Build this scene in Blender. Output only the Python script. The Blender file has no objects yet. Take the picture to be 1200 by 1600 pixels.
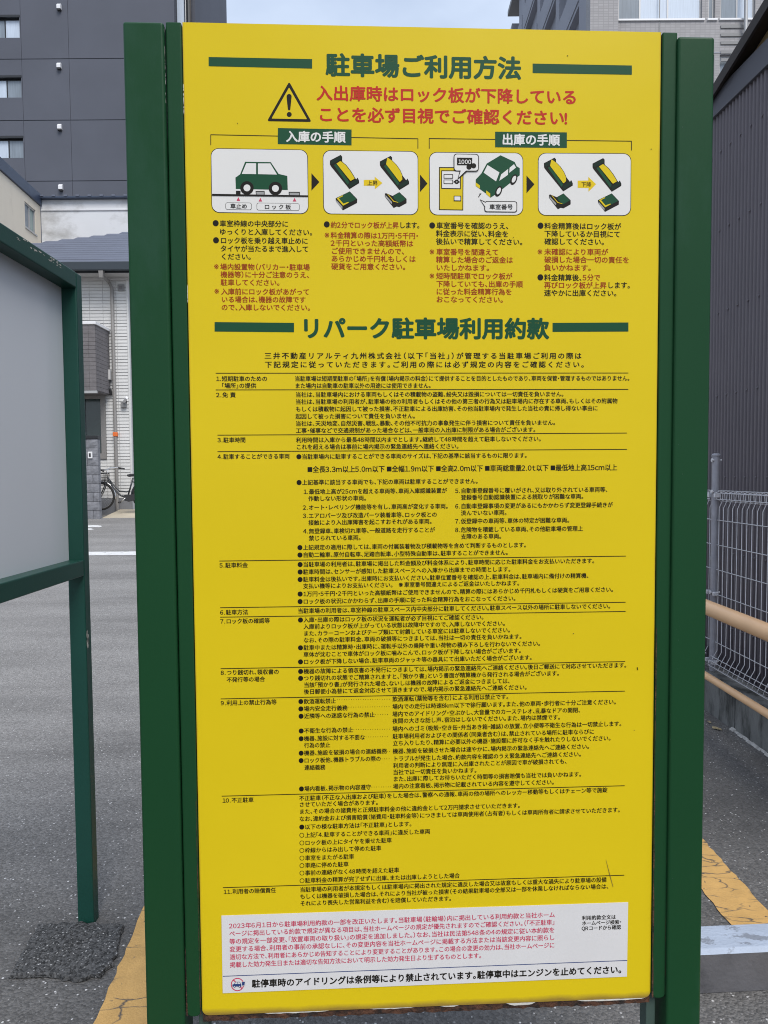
import bpy, math, random
from mathutils import Vector, Matrix
R = math.radians
random.seed(7)
SC = bpy.context.scene
COL = SC.collection

# ------------------------------------------------------------------ camera, sky, sun, exposure
FOC, PITCH, ROLL, EYE = 1150.0, 0.0497, -0.0072, 1.5
fw = Vector((0, math.cos(PITCH), -math.sin(PITCH)))
r0 = Vector((1, 0, 0)); u0 = r0.cross(fw)
rt = r0 * math.cos(ROLL) + u0 * math.sin(ROLL)
up = -r0 * math.sin(ROLL) + u0 * math.cos(ROLL)
cam = bpy.data.cameras.new('camera'); camo = bpy.data.objects.new('camera', cam); COL.objects.link(camo)
M = Matrix((rt, up, -fw)).transposed().to_4x4(); M.translation = (0, 0, EYE)
camo.matrix_world = M
cam.sensor_fit = 'VERTICAL'; cam.sensor_height = 36; cam.lens = 36 * FOC / 1600
cam.clip_start = .05; cam.clip_end = 2000
SC.camera = camo

SUN_EL, SUN_AZ = R(50), R(158)       # compass azimuth the light comes from (behind the camera)
world = bpy.data.worlds.new('World'); SC.world = world; world.use_nodes = True
nt = world.node_tree; N = nt.nodes; L = nt.links
for n in list(N): N.remove(n)
out = N.new('ShaderNodeOutputWorld'); bg = N.new('ShaderNodeBackground'); bg.inputs['Strength'].default_value = .1
sky = N.new('ShaderNodeTexSky'); sky.sky_type = 'NISHITA'; sky.sun_disc = False
sky.sun_elevation = SUN_EL; sky.sun_rotation = SUN_AZ; sky.dust_density = 2
tc = N.new('ShaderNodeTexCoord'); mp = N.new('ShaderNodeMapping'); mp.inputs['Scale'].default_value = (1, 1, 2.2)
nz = N.new('ShaderNodeTexNoise'); nz.inputs['Scale'].default_value = 2.6; nz.inputs['Detail'].default_value = 6
cr = N.new('ShaderNodeMapRange'); cr.inputs['From Min'].default_value = .36; cr.inputs['From Max'].default_value = .66
cr.inputs['To Min'].default_value = .55; cr.inputs['To Max'].default_value = .97
mx = N.new('ShaderNodeMix'); mx.data_type = 'RGBA'; mx.inputs['B'].default_value = (4.7, 5.4, 6.6, 1)
L.new(tc.outputs['Generated'], mp.inputs['Vector']); L.new(mp.outputs[0], nz.inputs['Vector'])
L.new(nz.outputs['Fac'], cr.inputs['Value']); L.new(cr.outputs[0], mx.inputs['Factor'])
L.new(sky.outputs[0], mx.inputs['A']); L.new(mx.outputs['Result'], bg.inputs['Color']); L.new(bg.outputs[0], out.inputs[0])
sun = bpy.data.lights.new('sun', 'SUN'); sun.energy = 1.5; sun.angle = R(30); sun.color = (1, .96, .9)
suno = bpy.data.objects.new('sun', sun); COL.objects.link(suno)
sd = Vector((math.sin(SUN_AZ) * math.cos(SUN_EL), math.cos(SUN_AZ) * math.cos(SUN_EL), math.sin(SUN_EL)))
suno.rotation_euler = sd.to_track_quat('Z', 'Y').to_euler(); suno.location = sd * 50
SC.view_settings.view_transform = 'Standard'; SC.view_settings.look = 'None'
SC.view_settings.exposure = .78; SC.view_settings.gamma = 1
try: SC.view_settings.use_curve_mapping = False
except Exception: pass
SC.render.engine = 'CYCLES'
SC.cycles.pixel_filter_type = 'BLACKMAN_HARRIS'; SC.cycles.filter_width = 1.05
SC.cycles.use_denoising = True; SC.cycles.denoiser = 'OPENIMAGEDENOISE'; SC.cycles.denoising_input_passes = 'RGB_ALBEDO_NORMAL'; SC.cycles.denoising_prefilter = 'NONE'

# ------------------------------------------------------------------ survey helpers: a sight line meets a real plane
EP = Vector((0, 0, EYE))
def ray(px, py): return (fw * FOC + rt * (px - 600) - up * (py - 800)).normalized()
def hit(px, py, p, n):
    d = ray(px, py); return EP + d * ((Vector(p) - EP).dot(Vector(n)) / d.dot(Vector(n)))
def at(px, py, Y): return hit(px, py, (0, Y, 0), (0, 1, 0))
def atx(px, py, X): return hit(px, py, (X, 0, 0), (1, 0, 0))
def atz(px, py, z=0.): return hit(px, py, (0, 0, z), (0, 0, 1))

# ------------------------------------------------------------------ mesh helpers
class B:
    def __init__(s): s.v = []; s.f = []; s.mi = []; s.cm = 0
    def face(s, pts):
        b = len(s.v); s.v += [tuple(p) for p in pts]; s.f.append(tuple(range(b, b + len(pts)))); s.mi.append(s.cm); return s
    def box(s, x0, x1, y0, y1, z0, z1):
        b = len(s.v)
        s.v += [(x0, y0, z0), (x1, y0, z0), (x1, y1, z0), (x0, y1, z0), (x0, y0, z1), (x1, y0, z1), (x1, y1, z1), (x0, y1, z1)]
        for f in ((0, 3, 2, 1), (4, 5, 6, 7), (0, 1, 5, 4), (1, 2, 6, 5), (2, 3, 7, 6), (3, 0, 4, 7)):
            s.f.append(tuple(b + i for i in f)); s.mi.append(s.cm)
        return s
    def prism(s, pts, d):
        """pts: polygon, extruded by vector d"""
        pts = [Vector(p) for p in pts]; d = Vector(d); n = len(pts); b = len(s.v)
        nn = Vector((0, 0, 0))
        for i in range(n): nn += pts[i].cross(pts[(i + 1) % n])
        if nn.dot(d) > 0: pts = pts[::-1]
        s.v += [tuple(p) for p in pts] + [tuple(p + d) for p in pts]
        s.f.append(tuple(range(b, b + n))); s.mi.append(s.cm)
        s.f.append(tuple(range(b + 2 * n - 1, b + n - 1, -1))); s.mi.append(s.cm)
        for i in range(n):
            j = (i + 1) % n; s.f.append((b + j, b + i, b + n + i, b + n + j)); s.mi.append(s.cm)
        return s
    def tube(s, path, r, n=8, closed=False, caps=True):
        path = [Vector(p) for p in path]; m = len(path); b = len(s.v)
        rr = r if isinstance(r, (list, tuple)) else [r] * m
        ref = None
        for i, p in enumerate(path):
            if closed: t = path[(i + 1) % m] - path[i - 1]
            else: t = path[min(i + 1, m - 1)] - path[max(i - 1, 0)]
            t.normalize()
            if ref is None: ref = t.orthogonal().normalized()
            ref = (ref - t * ref.dot(t)).normalized(); q = t.cross(ref)
            for k in range(n):
                a = 2 * math.pi * k / n; s.v.append(tuple(p + (ref * math.cos(a) + q * math.sin(a)) * rr[i]))
        for i in range(m if closed else m - 1):
            j = (i + 1) % m
            for k in range(n):
                l = (k + 1) % n
                s.f.append((b + i * n + k, b + i * n + l, b + j * n + l, b + j * n + k)); s.mi.append(s.cm)
        if caps and not closed:
            s.f.append(tuple(b + k for k in range(n))[::-1]); s.mi.append(s.cm)
            s.f.append(tuple(b + (m - 1) * n + k for k in range(n))); s.mi.append(s.cm)
        return s
    def build(s, name, m, parent=None, world=True, smooth=False, bevel=0, seg=2):
        off = Vector((0, 0, 0))
        if world and parent:
            q = parent
            while q: off += q.location; q = q.parent
        me = bpy.data.meshes.new(name)
        me.from_pydata([(v[0] - off.x, v[1] - off.y, v[2] - off.z) for v in s.v], [], s.f)
        for mm in (m if isinstance(m, (list, tuple)) else [m]): me.materials.append(mm)
        me.polygons.foreach_set('material_index', s.mi)
        if smooth: me.polygons.foreach_set('use_smooth', [True] * len(s.f))
        me.update()
        o = bpy.data.objects.new(name, me); COL.objects.link(o)
        if parent: o.parent = parent
        if smooth and smooth != 'all':
            try: me.set_sharp_from_angle(angle=R(40))
            except Exception: pass
        if bevel:
            md = o.modifiers.new('bevel', 'BEVEL'); md.width = bevel; md.segments = seg; md.limit_method = 'ANGLE'; md.angle_limit = R(40)
        return o

def thing(name, label, cat, loc=(0, 0, 0), rz=0, group=None):
    o = bpy.data.objects.new(name, None); COL.objects.link(o); o.empty_display_size = .1
    o.location = loc; o.rotation_euler = (0, 0, rz); o['label'] = label; o['category'] = cat
    if group: o['group'] = group
    return o
def tag(o, label=None, cat=None, group=None, kind=None):
    if label: o['label'] = label
    if cat: o['category'] = cat
    if group: o['group'] = group
    if kind: o['kind'] = kind
    return o

# ------------------------------------------------------------------ materials
def mat(name, col, rough=.6, metal=0, spec=.5, var=0, vscale=3, bump=0, bscale=60, dirt=None, dscale=2.5, dlo=.5, dhi=.7, stretch=(1, 1, 1), damt=1.0, rvar=0):
    m = bpy.data.materials.new(name); m.use_nodes = True; t = m.node_tree; n = t.nodes; l = t.links
    p = n['Principled BSDF']; p.inputs['Base Color'].default_value = (*col, 1); p.inputs['Roughness'].default_value = rough
    p.inputs['Metallic'].default_value = metal; p.inputs['Specular IOR Level'].default_value = spec
    co = n.new('ShaderNodeTexCoord'); mpn = n.new('ShaderNodeMapping'); mpn.inputs['Scale'].default_value = stretch
    l.new(co.outputs['Object'], mpn.inputs['Vector']); vec = mpn.outputs[0]
    cur = None
    if var:
        z = n.new('ShaderNodeTexNoise'); z.inputs['Scale'].default_value = vscale; z.inputs['Detail'].default_value = 6; l.new(vec, z.inputs['Vector'])
        mr = n.new('ShaderNodeMapRange'); mr.inputs['From Min'].default_value = .3; mr.inputs['From Max'].default_value = .7
        mr.inputs['To Min'].default_value = 1 - var; mr.inputs['To Max'].default_value = 1 + var; l.new(z.outputs['Fac'], mr.inputs['Value'])
        vm = n.new('ShaderNodeVectorMath'); vm.operation = 'SCALE'; vm.inputs[0].default_value = col; l.new(mr.outputs[0], vm.inputs['Scale'])
        cur = vm.outputs[0]
    if dirt:
        z = n.new('ShaderNodeTexNoise'); z.inputs['Scale'].default_value = dscale; z.inputs['Detail'].default_value = 8; z.inputs['Roughness'].default_value = .65; l.new(vec, z.inputs['Vector'])
        mr = n.new('ShaderNodeMapRange'); mr.inputs['From Min'].default_value = dlo; mr.inputs['From Max'].default_value = dhi
        mr.inputs['To Max'].default_value = damt; l.new(z.outputs['Fac'], mr.inputs['Value'])
        mi = n.new('ShaderNodeMix'); mi.data_type = 'RGBA'; l.new(mr.outputs[0], mi.inputs['Factor'])
        if cur: l.new(cur, mi.inputs['A'])
        else: mi.inputs['A'].default_value = (*col, 1)
        mi.inputs['B'].default_value = (*dirt, 1); cur = mi.outputs['Result']
    if cur: l.new(cur, p.inputs['Base Color'])
    if rvar:
        z = n.new('ShaderNodeTexNoise'); z.inputs['Scale'].default_value = 5; z.inputs['Detail'].default_value = 5; l.new(vec, z.inputs['Vector'])
        mr = n.new('ShaderNodeMapRange'); mr.inputs['To Min'].default_value = rough - rvar; mr.inputs['To Max'].default_value = rough + rvar
        l.new(z.outputs['Fac'], mr.inputs['Value']); l.new(mr.outputs[0], p.inputs['Roughness'])
    if bump:
        z = n.new('ShaderNodeTexNoise'); z.inputs['Scale'].default_value = bscale; z.inputs['Detail'].default_value = 5; l.new(vec, z.inputs['Vector'])
        bp = n.new('ShaderNodeBump'); bp.inputs['Strength'].default_value = bump; bp.inputs['Distance'].default_value = .01
        l.new(z.outputs['Fac'], bp.inputs['Height']); l.new(bp.outputs[0], p.inputs['Normal'])
    return m

def asphalt_mat(name, base, lights, scale, coarse=.5, thr=.93, patch=.25, far_sheen=1.0):
    m = bpy.data.materials.new(name); m.use_nodes = True; t = m.node_tree; n = t.nodes; l = t.links
    p = n['Principled BSDF']; p.inputs['Roughness'].default_value = .82
    co = n.new('ShaderNodeTexCoord').outputs['Object']
    v = n.new('ShaderNodeTexVoronoi'); v.inputs['Scale'].default_value = scale; l.new(co, v.inputs['Vector'])
    sep = n.new('ShaderNodeSeparateColor'); l.new(v.outputs['Color'], sep.inputs[0])
    st = n.new('ShaderNodeMapRange'); st.inputs['From Min'].default_value = thr; st.inputs['From Max'].default_value = 1.; l.new(sep.outputs[0], st.inputs['Value'])
    # stone size limit: speck only close to cell centre
    sz = n.new('ShaderNodeMapRange'); sz.inputs['From Min'].default_value = .48; sz.inputs['From Max'].default_value = .25; l.new(v.outputs['Distance'], sz.inputs['Value'])
    mu = n.new('ShaderNodeMath'); mu.operation = 'MULTIPLY'; l.new(st.outputs[0], mu.inputs[0]); l.new(sz.outputs[0], mu.inputs[1])
    br = n.new('ShaderNodeMapRange'); br.inputs['To Min'].default_value = 1 - coarse; br.inputs['To Max'].default_value = 1 + coarse; l.new(sep.outputs[1], br.inputs['Value'])
    nb = n.new('ShaderNodeTexNoise'); nb.inputs['Scale'].default_value = .8; nb.inputs['Detail'].default_value = 8; nb.inputs['Roughness'].default_value = .6
    mp_ = n.new('ShaderNodeMapping'); mp_.inputs['Scale'].default_value = (.45, 1.6, 1); mp_.inputs['Rotation'].default_value = (0, 0, R(-24)); l.new(co, mp_.inputs[0]); l.new(mp_.outputs[0], nb.inputs['Vector'])
    pr = n.new('ShaderNodeMapRange'); pr.inputs['From Min'].default_value = .3; pr.inputs['From Max'].default_value = .7
    pr.inputs['To Min'].default_value = 1 - patch; pr.inputs['To Max'].default_value = 1 + patch; l.new(nb.outputs['Fac'], pr.inputs['Value'])
    v2 = n.new('ShaderNodeTexVoronoi'); v2.inputs['Scale'].default_value = scale * .42; l.new(co, v2.inputs['Vector'])
    s2 = n.new('ShaderNodeSeparateColor'); l.new(v2.outputs['Color'], s2.inputs[0])
    t2 = n.new('ShaderNodeMapRange'); t2.inputs['From Min'].default_value = .97; t2.inputs['From Max'].default_value = .985; l.new(s2.outputs[2], t2.inputs['Value'])
    z2 = n.new('ShaderNodeMapRange'); z2.inputs['From Min'].default_value = .2; z2.inputs['From Max'].default_value = .12; l.new(v2.outputs['Distance'], z2.inputs['Value'])
    q2 = n.new('ShaderNodeMath'); q2.operation = 'MULTIPLY'; l.new(t2.outputs[0], q2.inputs[0]); l.new(z2.outputs[0], q2.inputs[1])
    q3 = n.new('ShaderNodeMath'); q3.operation = 'MAXIMUM'; l.new(mu.outputs[0], q3.inputs[0]); l.new(q2.outputs[0], q3.inputs[1]); mu = q3
    m2 = n.new('ShaderNodeMath'); m2.operation = 'MULTIPLY'; l.new(br.outputs[0], m2.inputs[0]); l.new(pr.outputs[0], m2.inputs[1])
    if far_sheen != 1.0:    # asphalt painted paler far off and leftward: grazing sheen put into its colour
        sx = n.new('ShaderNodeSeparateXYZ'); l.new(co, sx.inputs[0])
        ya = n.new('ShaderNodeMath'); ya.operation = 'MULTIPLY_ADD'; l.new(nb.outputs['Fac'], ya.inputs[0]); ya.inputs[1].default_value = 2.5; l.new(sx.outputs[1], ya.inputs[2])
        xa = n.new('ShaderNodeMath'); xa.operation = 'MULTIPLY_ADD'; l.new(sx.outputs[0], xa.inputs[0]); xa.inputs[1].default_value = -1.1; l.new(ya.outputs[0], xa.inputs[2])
        lr = n.new('ShaderNodeMapRange'); lr.interpolation_type = 'SMOOTHSTEP'; lr.inputs['From Min'].default_value = 4.0; lr.inputs['From Max'].default_value = 8.5; lr.inputs['To Min'].default_value = 1; lr.inputs['To Max'].default_value = far_sheen; l.new(xa.outputs[0], lr.inputs['Value'])
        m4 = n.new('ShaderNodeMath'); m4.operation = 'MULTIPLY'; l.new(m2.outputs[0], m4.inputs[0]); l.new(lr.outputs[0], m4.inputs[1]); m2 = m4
    sc = n.new('ShaderNodeVectorMath'); sc.operation = 'SCALE'; sc.inputs[0].default_value = base; l.new(m2.outputs[0], sc.inputs['Scale'])
    mi = n.new('ShaderNodeMix'); mi.data_type = 'RGBA'; l.new(mu.outputs[0], mi.inputs['Factor']); l.new(sc.outputs[0], mi.inputs['A']); mi.inputs['B'].default_value = (*lights, 1)
    l.new(mi.outputs['Result'], p.inputs['Base Color'])
    n2 = n.new('ShaderNodeTexNoise'); n2.inputs['Scale'].default_value = scale * .7; n2.inputs['Detail'].default_value = 4; l.new(co, n2.inputs['Vector'])
    ad = n.new('ShaderNodeMath'); ad.operation = 'SUBTRACT'; l.new(n2.outputs['Fac'], ad.inputs[0]); l.new(v.outputs['Distance'], ad.inputs[1])
    bp = n.new('ShaderNodeBump'); bp.inputs['Strength'].default_value = .7; bp.inputs['Distance'].default_value = .006
    l.new(ad.outputs[0], bp.inputs['Height']); l.new(bp.outputs[0], p.inputs['Normal'])
    return m

def paint_mat(name, col, crack, under, wear=.62):
    """road paint with cracks where the asphalt shows"""
    m = mat(name, col, .75, var=.1, vscale=14, bump=.3, bscale=150); t = m.node_tree; n = t.nodes; l = t.links
    p = n['Principled BSDF']; src = p.inputs['Base Color'].links[0].from_socket
    co = n.new('ShaderNodeTexCoord').outputs['Object']
    mp_ = n.new('ShaderNodeMapping'); mp_.inputs['Rotation'].default_value = (0, 0, R(20)); mp_.inputs['Scale'].default_value = (.55, 1.5, 1); l.new(co, mp_.inputs[0])
    nz_ = n.new('ShaderNodeTexNoise'); nz_.inputs['Scale'].default_value = 9; nz_.inputs['Detail'].default_value = 6; l.new(mp_.outputs[0], nz_.inputs['Vector'])
    ad = n.new('ShaderNodeVectorMath'); ad.operation = 'MULTIPLY_ADD'; l.new(nz_.outputs['Color'], ad.inputs[0]); ad.inputs[1].default_value = (.12, .12, .12); l.new(mp_.outputs[0], ad.inputs[2])
    v = n.new('ShaderNodeTexVoronoi'); v.feature = 'DISTANCE_TO_EDGE'; v.inputs['Scale'].default_value = crack; l.new(ad.outputs[0], v.inputs['Vector'])
    mr = n.new('ShaderNodeMapRange'); mr.inputs['From Min'].default_value = .045; mr.inputs['From Max'].default_value = .0; l.new(v.outputs['Distance'], mr.inputs['Value'])
    nm = n.new('ShaderNodeTexNoise'); nm.inputs['Scale'].default_value = 6; nm.inputs['Detail'].default_value = 3; l.new(co, nm.inputs['Vector'])
    mm = n.new('ShaderNodeMapRange'); mm.inputs['From Min'].default_value = .42; mm.inputs['From Max'].default_value = .52; l.new(nm.outputs['Fac'], mm.inputs['Value'])
    mu = n.new('ShaderNodeMath'); mu.operation = 'MULTIPLY'; l.new(mr.outputs[0], mu.inputs[0]); l.new(mm.outputs[0], mu.inputs[1])
    sp = n.new('ShaderNodeTexNoise'); sp.inputs['Scale'].default_value = 45; sp.inputs['Detail'].default_value = 6; l.new(co, sp.inputs['Vector'])
    sr = n.new('ShaderNodeMapRange'); sr.inputs['From Min'].default_value = wear; sr.inputs['From Max'].default_value = wear + .08; l.new(sp.outputs['Fac'], sr.inputs['Value'])
    mxx = n.new('ShaderNodeMath'); mxx.operation = 'MAXIMUM'; l.new(mu.outputs[0], mxx.inputs[0]); l.new(sr.outputs[0], mxx.inputs[1])
    mi = n.new('ShaderNodeMix'); mi.data_type = 'RGBA'; l.new(mxx.outputs[0], mi.inputs['Factor']); l.new(src, mi.inputs['A']); mi.inputs['B'].default_value = (*under, 1)
    l.new(mi.outputs['Result'], p.inputs['Base Color'])
    return m

def glass_mat(name, col, rough=.06):
    return mat(name, col, rough, spec=.9)

G = {}
G['asphalt'] = asphalt_mat('asphalt', (.122, .118, .114), (.68, .67, .66), 120, .28, .93, .28, far_sheen=1.9)
G['patch'] = asphalt_mat('patch_asphalt', (.066, .066, .066), (.5, .5, .49), 150, .75, .86, .2)
G['orange'] = paint_mat('orange_road_paint', (.60, .36, .12), 11, (.07, .07, .07), .66)
G['white_line'] = paint_mat('white_road_paint', (.72, .72, .72), 6, (.3, .3, .3), .68)
G['green'] = mat('green_paint', (.0095, .052, .019), .36, spec=.14, var=.06, vscale=2.2, bump=.02, bscale=200, rvar=.07, dirt=(.028, .075, .05), dscale=1.6, dlo=.55, dhi=.75, stretch=(1, 1, .4))
G['green_dk'] = mat('green_paint_frame', (.011, .060, .045), .38, spec=.28, var=.08, vscale=3, bump=.04, bscale=240, rvar=.08)
G['grey_green'] = mat('weathered_green', (.045, .075, .062), .5, var=.15, vscale=9, dirt=(.12, .10, .06), dscale=7, dlo=.62, dhi=.75)
G['chip'] = mat('bare_primer', (.58, .56, .50), .7, var=.2, vscale=80)
G['rust'] = mat('rust', (.075, .030, .014), .9, var=.45, vscale=45, bump=.9, bscale=120, dirt=(.015, .009, .007), dscale=35, dlo=.45, dhi=.6)
G['scratch'] = mat('brown_scratch', (.20, .13, .02), .7)
G['darkgap'] = mat('grime', (.018, .015, .011), .9)
G['print_green'] = mat('print_green', (.011, .066, .030), .38, spec=.14)
G['print_dgreen'] = mat('print_dark_green', (.008, .022, .014), .38, spec=.14)
G['print_black'] = mat('print_black', (.012, .010, .007), .38, spec=.14)
G['print_red'] = mat('print_red', (.45, .024, .013), .4, spec=.14)
G['print_brown'] = mat('print_brown_red', (.29, .034, .008), .38, spec=.14)
G['print_crimson'] = mat('print_crimson', (.50, .03, .085), .4, spec=.4)
G['print_white'] = mat('print_white', (.67, .655, .62), .36, spec=.22, var=.02, vscale=4)
G['print_grey'] = mat('print_grey', (.30, .30, .29), .38, spec=.22)
G['print_yellow'] = mat('print_yellow', (.68, .48, .012), .36, spec=.14)
G['print_navy'] = mat('print_navy', (.02, .045, .16), .4, spec=.4)
G['sticker'] = mat('white_sticker', (.63, .615, .605), .42, var=.03, vscale=6)
G['galv'] = mat('grey_steel', (.30, .30, .335), .45, metal=.15, var=.12, vscale=18)
G['wire'] = mat('silver_wire', (.66, .66, .69), .4, metal=.1, var=.1, vscale=30)
G['beige_pipe'] = mat('beige_paint', (.80, .50, .27), .38, var=.05, vscale=7, dirt=(.42, .30, .2), dscale=12, dlo=.68, dhi=.8)
G['conc'] = mat('stained_concrete', (.20, .205, .20), .9, var=.2, vscale=8, bump=.5, bscale=70, dirt=(.045, .047, .043), dscale=4, dlo=.45, dhi=.62, stretch=(2.5, 2.5, .7))
G['mortar'] = mat('mortar', (.45, .44, .42), .95, var=.3, vscale=50, bump=.8, bscale=120)
G['corr'] = mat('corrugated_steel', (.128, .112, .124), .42, metal=.1, var=.07, vscale=1.5)
G['fascia'] = mat('fascia_steel', (.10, .105, .125), .4, metal=.1, var=.05, vscale=2)
G['brown'] = mat('dark_brown_eave', (.022, .016, .013), .6, var=.2, vscale=6)
G['tan'] = mat('tan_wall', (.30, .22, .11), .85, var=.15, vscale=4)
G['dkbld'] = mat('slate_blue_render', (.083, .090, .113), .8, var=.09, vscale=.35, bump=.15, bscale=6)
G['dkjoint'] = mat('joint', (.058, .064, .08), .9)
G['black'] = mat('black_frame', (.016, .017, .019), .4)
G['alu'] = mat('aluminium', (.42, .42, .42), .45, metal=.3)
G['curtain'] = mat('pale_curtain_glass', (.50, .57, .66), .22, var=.08, vscale=4, spec=.7, stretch=(6, 1, .3))
G['curtain2'] = mat('grey_curtain_glass', (.20, .235, .27), .18, var=.15, vscale=3, spec=.7, stretch=(6, 1, .3))
G['dglass'] = mat('dark_green_glass', (.022, .038, .038), .12, spec=.7, var=.2, vscale=1.5)
G['vent'] = mat('vent_white', (.75, .75, .76), .4)
G['white_wall'] = mat('grimy_white_render', (.66, .67, .69), .9, var=.05, vscale=.6, bump=.2, bscale=12, dirt=(.22, .21, .19), dscale=.7, dlo=.5, dhi=.72, damt=.7, stretch=(1, 1, 1.6))
G['beige_wall'] = mat('beige_wall', (.64, .58, .48), .9, var=.06, vscale=.8, bump=.15, bscale=10, dirt=(.30, .26, .2), dscale=.9, dlo=.6, dhi=.78, damt=.5, stretch=(1, 1, .3))
G['navy'] = mat('navy_coping', (.035, .05, .085), .45, var=.1, vscale=2)
G['slate'] = mat('slate_roof', (.125, .14, .185), .75, var=.10, vscale=5, stretch=(.3, 1, 1))
G['gutter'] = mat('gutter_dark', (.032, .042, .052), .4)
G['siding'] = mat('pale_siding', (.62, .62, .61), .7, var=.05, vscale=4, bump=.12, bscale=30)
G['siding_grey'] = mat('grey_siding', (.155, .145, .15), .75, var=.12, vscale=7, bump=.2, bscale=35)
G['soffit'] = mat('soffit', (.50, .49, .48), .8)
G['pipe_grey'] = mat('downpipe', (.235, .225, .215), .5, var=.06, vscale=3)
G['found'] = mat('foundation', (.20, .205, .22), .9, var=.1, vscale=3)
G['porch'] = mat('porch_concrete', (.50, .44, .34), .85, var=.1, vscale=2.5)
G['stone'] = mat('grey_stone', (.20, .205, .225), .85, var=.22, vscale=9, bump=.8, bscale=25)
G['dark'] = mat('dark_plastic', (.03, .03, .032), .5)
G['midgrey'] = mat('mid_grey_plastic', (.22, .22, .22), .6)
G['rubber'] = mat('rubber', (.02, .02, .02), .8)
G['steel'] = mat('polished_steel', (.6, .6, .6), .28, metal=.9)
G['bike'] = mat('dark_bike_paint', (.03, .035, .04), .35)
G['orange_tag'] = mat('orange_reflector', (.75, .16, .03), .5)
G['blockpaint'] = mat('pale_blue_block', (.40, .46, .56), .8, var=.08, vscale=10, bump=.3, bscale=90, dirt=(.2, .22, .26), dscale=11, dlo=.52, dhi=.56, stretch=(1, 1.6, 1), damt=.85)
G['board'] = mat('pale_sign_back', (.74, .775, .82), .25, spec=1.0, var=.02, vscale=1)
G['leaf'] = mat('dry_leaf', (.42, .34, .2), .8)

# tile facade with fine grid
def tile_mat(name, col, joint, sx, sz):
    m = mat(name, col, .6, var=.04, vscale=.3); t = m.node_tree; n = t.nodes; l = t.links; p = n['Principled BSDF']
    src = p.inputs['Base Color'].links[0].from_socket
    co = n.new('ShaderNodeTexCoord').outputs['Object']; s = n.new('ShaderNodeSeparateXYZ'); l.new(co, s.inputs[0])
    ad = n.new('ShaderNodeMath'); ad.operation = 'ADD'; l.new(s.outputs[0], ad.inputs[0]); l.new(s.outputs[1], ad.inputs[1])
    c = n.new('ShaderNodeCombineXYZ'); l.new(ad.outputs[0], c.inputs[0]); l.new(s.outputs[2], c.inputs[1])
    b = n.new('ShaderNodeTexBrick'); l.new(c.outputs[0], b.inputs['Vector']); b.offset = 0
    b.inputs['Scale'].default_value = 1; b.inputs['Brick Width'].default_value = sx; b.inputs['Row Height'].default_value = sz
    b.inputs['Mortar Size'].default_value = .013; b.inputs['Color2'].default_value = (.85, .85, .85, 1); b.inputs['Color1'].default_value = (1, 1, 1, 1); b.inputs['Mortar'].default_value = (joint, joint, joint, 1)
    mi = n.new('ShaderNodeMix'); mi.data_type = 'RGBA'; mi.blend_type = 'MULTIPLY'; mi.inputs['Factor'].default_value = 1
    l.new(src, mi.inputs['A']); l.new(b.outputs['Color'], mi.inputs['B']); l.new(mi.outputs['Result'], p.inputs['Base Color'])
    return m
G['tile'] = tile_mat('grey_tile', (.33, .32, .325), .72, .2, .1)
G['conc_grey'] = mat('grey_render', (.30, .31, .35), .85, var=.06, vscale=.4)

# yellow panel: sun-bleach, grime creeping in from the lower edge and small scuffs
def yellow_mat():
    m = mat('yellow_panel', (.635, .472, .009), .30, var=.035, vscale=1.3, spec=.16, rvar=.05); t = m.node_tree; n = t.nodes; l = t.links; p = n['Principled BSDF']
    src = p.inputs['Base Color'].links[0].from_socket
    co = n.new('ShaderNodeTexCoord').outputs['Object']; s = n.new('ShaderNodeSeparateXYZ'); l.new(co, s.inputs[0])
    z = n.new('ShaderNodeTexNoise'); z.inputs['Scale'].default_value = 14; z.inputs['Detail'].default_value = 7; l.new(co, z.inputs['Vector'])
    zz = n.new('ShaderNodeMath'); zz.operation = 'MULTIPLY_ADD'; zz.inputs[1].default_value = .012; l.new(z.outputs['Fac'], zz.inputs[0]); l.new(s.outputs[2], zz.inputs[2])
    mr = n.new('ShaderNodeMapRange'); mr.inputs['From Min'].default_value = Z0P + .019; mr.inputs['From Max'].default_value = Z0P + .008; l.new(zz.outputs[0], mr.inputs['Value'])
    mr.inputs['To Max'].default_value = .8
    # side rust bleed
    ax = n.new('ShaderNodeMath'); ax.operation = 'ABSOLUTE'; l.new(s.outputs[0], ax.inputs[0])
    a2 = n.new('ShaderNodeMath'); a2.operation = 'MULTIPLY_ADD'; a2.inputs[1].default_value = .004; l.new(z.outputs['Fac'], a2.inputs[0]); l.new(ax.outputs[0], a2.inputs[2])
    m3 = n.new('ShaderNodeMapRange'); m3.inputs['From Min'].default_value = .4495; m3.inputs['From Max'].default_value = .4525; m3.inputs['To Max'].default_value = .55; l.new(a2.outputs[0], m3.inputs['Value'])
    mxn = n.new('ShaderNodeMath'); mxn.operation = 'MAXIMUM'; l.new(mr.outputs[0], mxn.inputs[0]); l.new(m3.outputs[0], mxn.inputs[1])
    mi = n.new('ShaderNodeMix'); mi.data_type = 'RGBA'; l.new(mxn.outputs[0], mi.inputs['Factor']); l.new(src, mi.inputs['A']); mi.inputs['B'].default_value = (.20, .12, .035, 1)
    l.new(mi.outputs['Result'], p.inputs['Base Color'])
    # gently uneven sheet metal
    w = n.new('ShaderNodeTexNoise'); w.inputs['Scale'].default_value = 2.2; w.inputs['Detail'].default_value = 2; l.new(co, w.inputs['Vector'])
    bp = n.new('ShaderNodeBump'); bp.inputs['Strength'].default_value = .12; bp.inputs['Distance'].default_value = .05; l.new(w.outputs['Fac'], bp.inputs['Height']); l.new(bp.outputs[0], p.inputs['Normal'])
    return m

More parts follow.
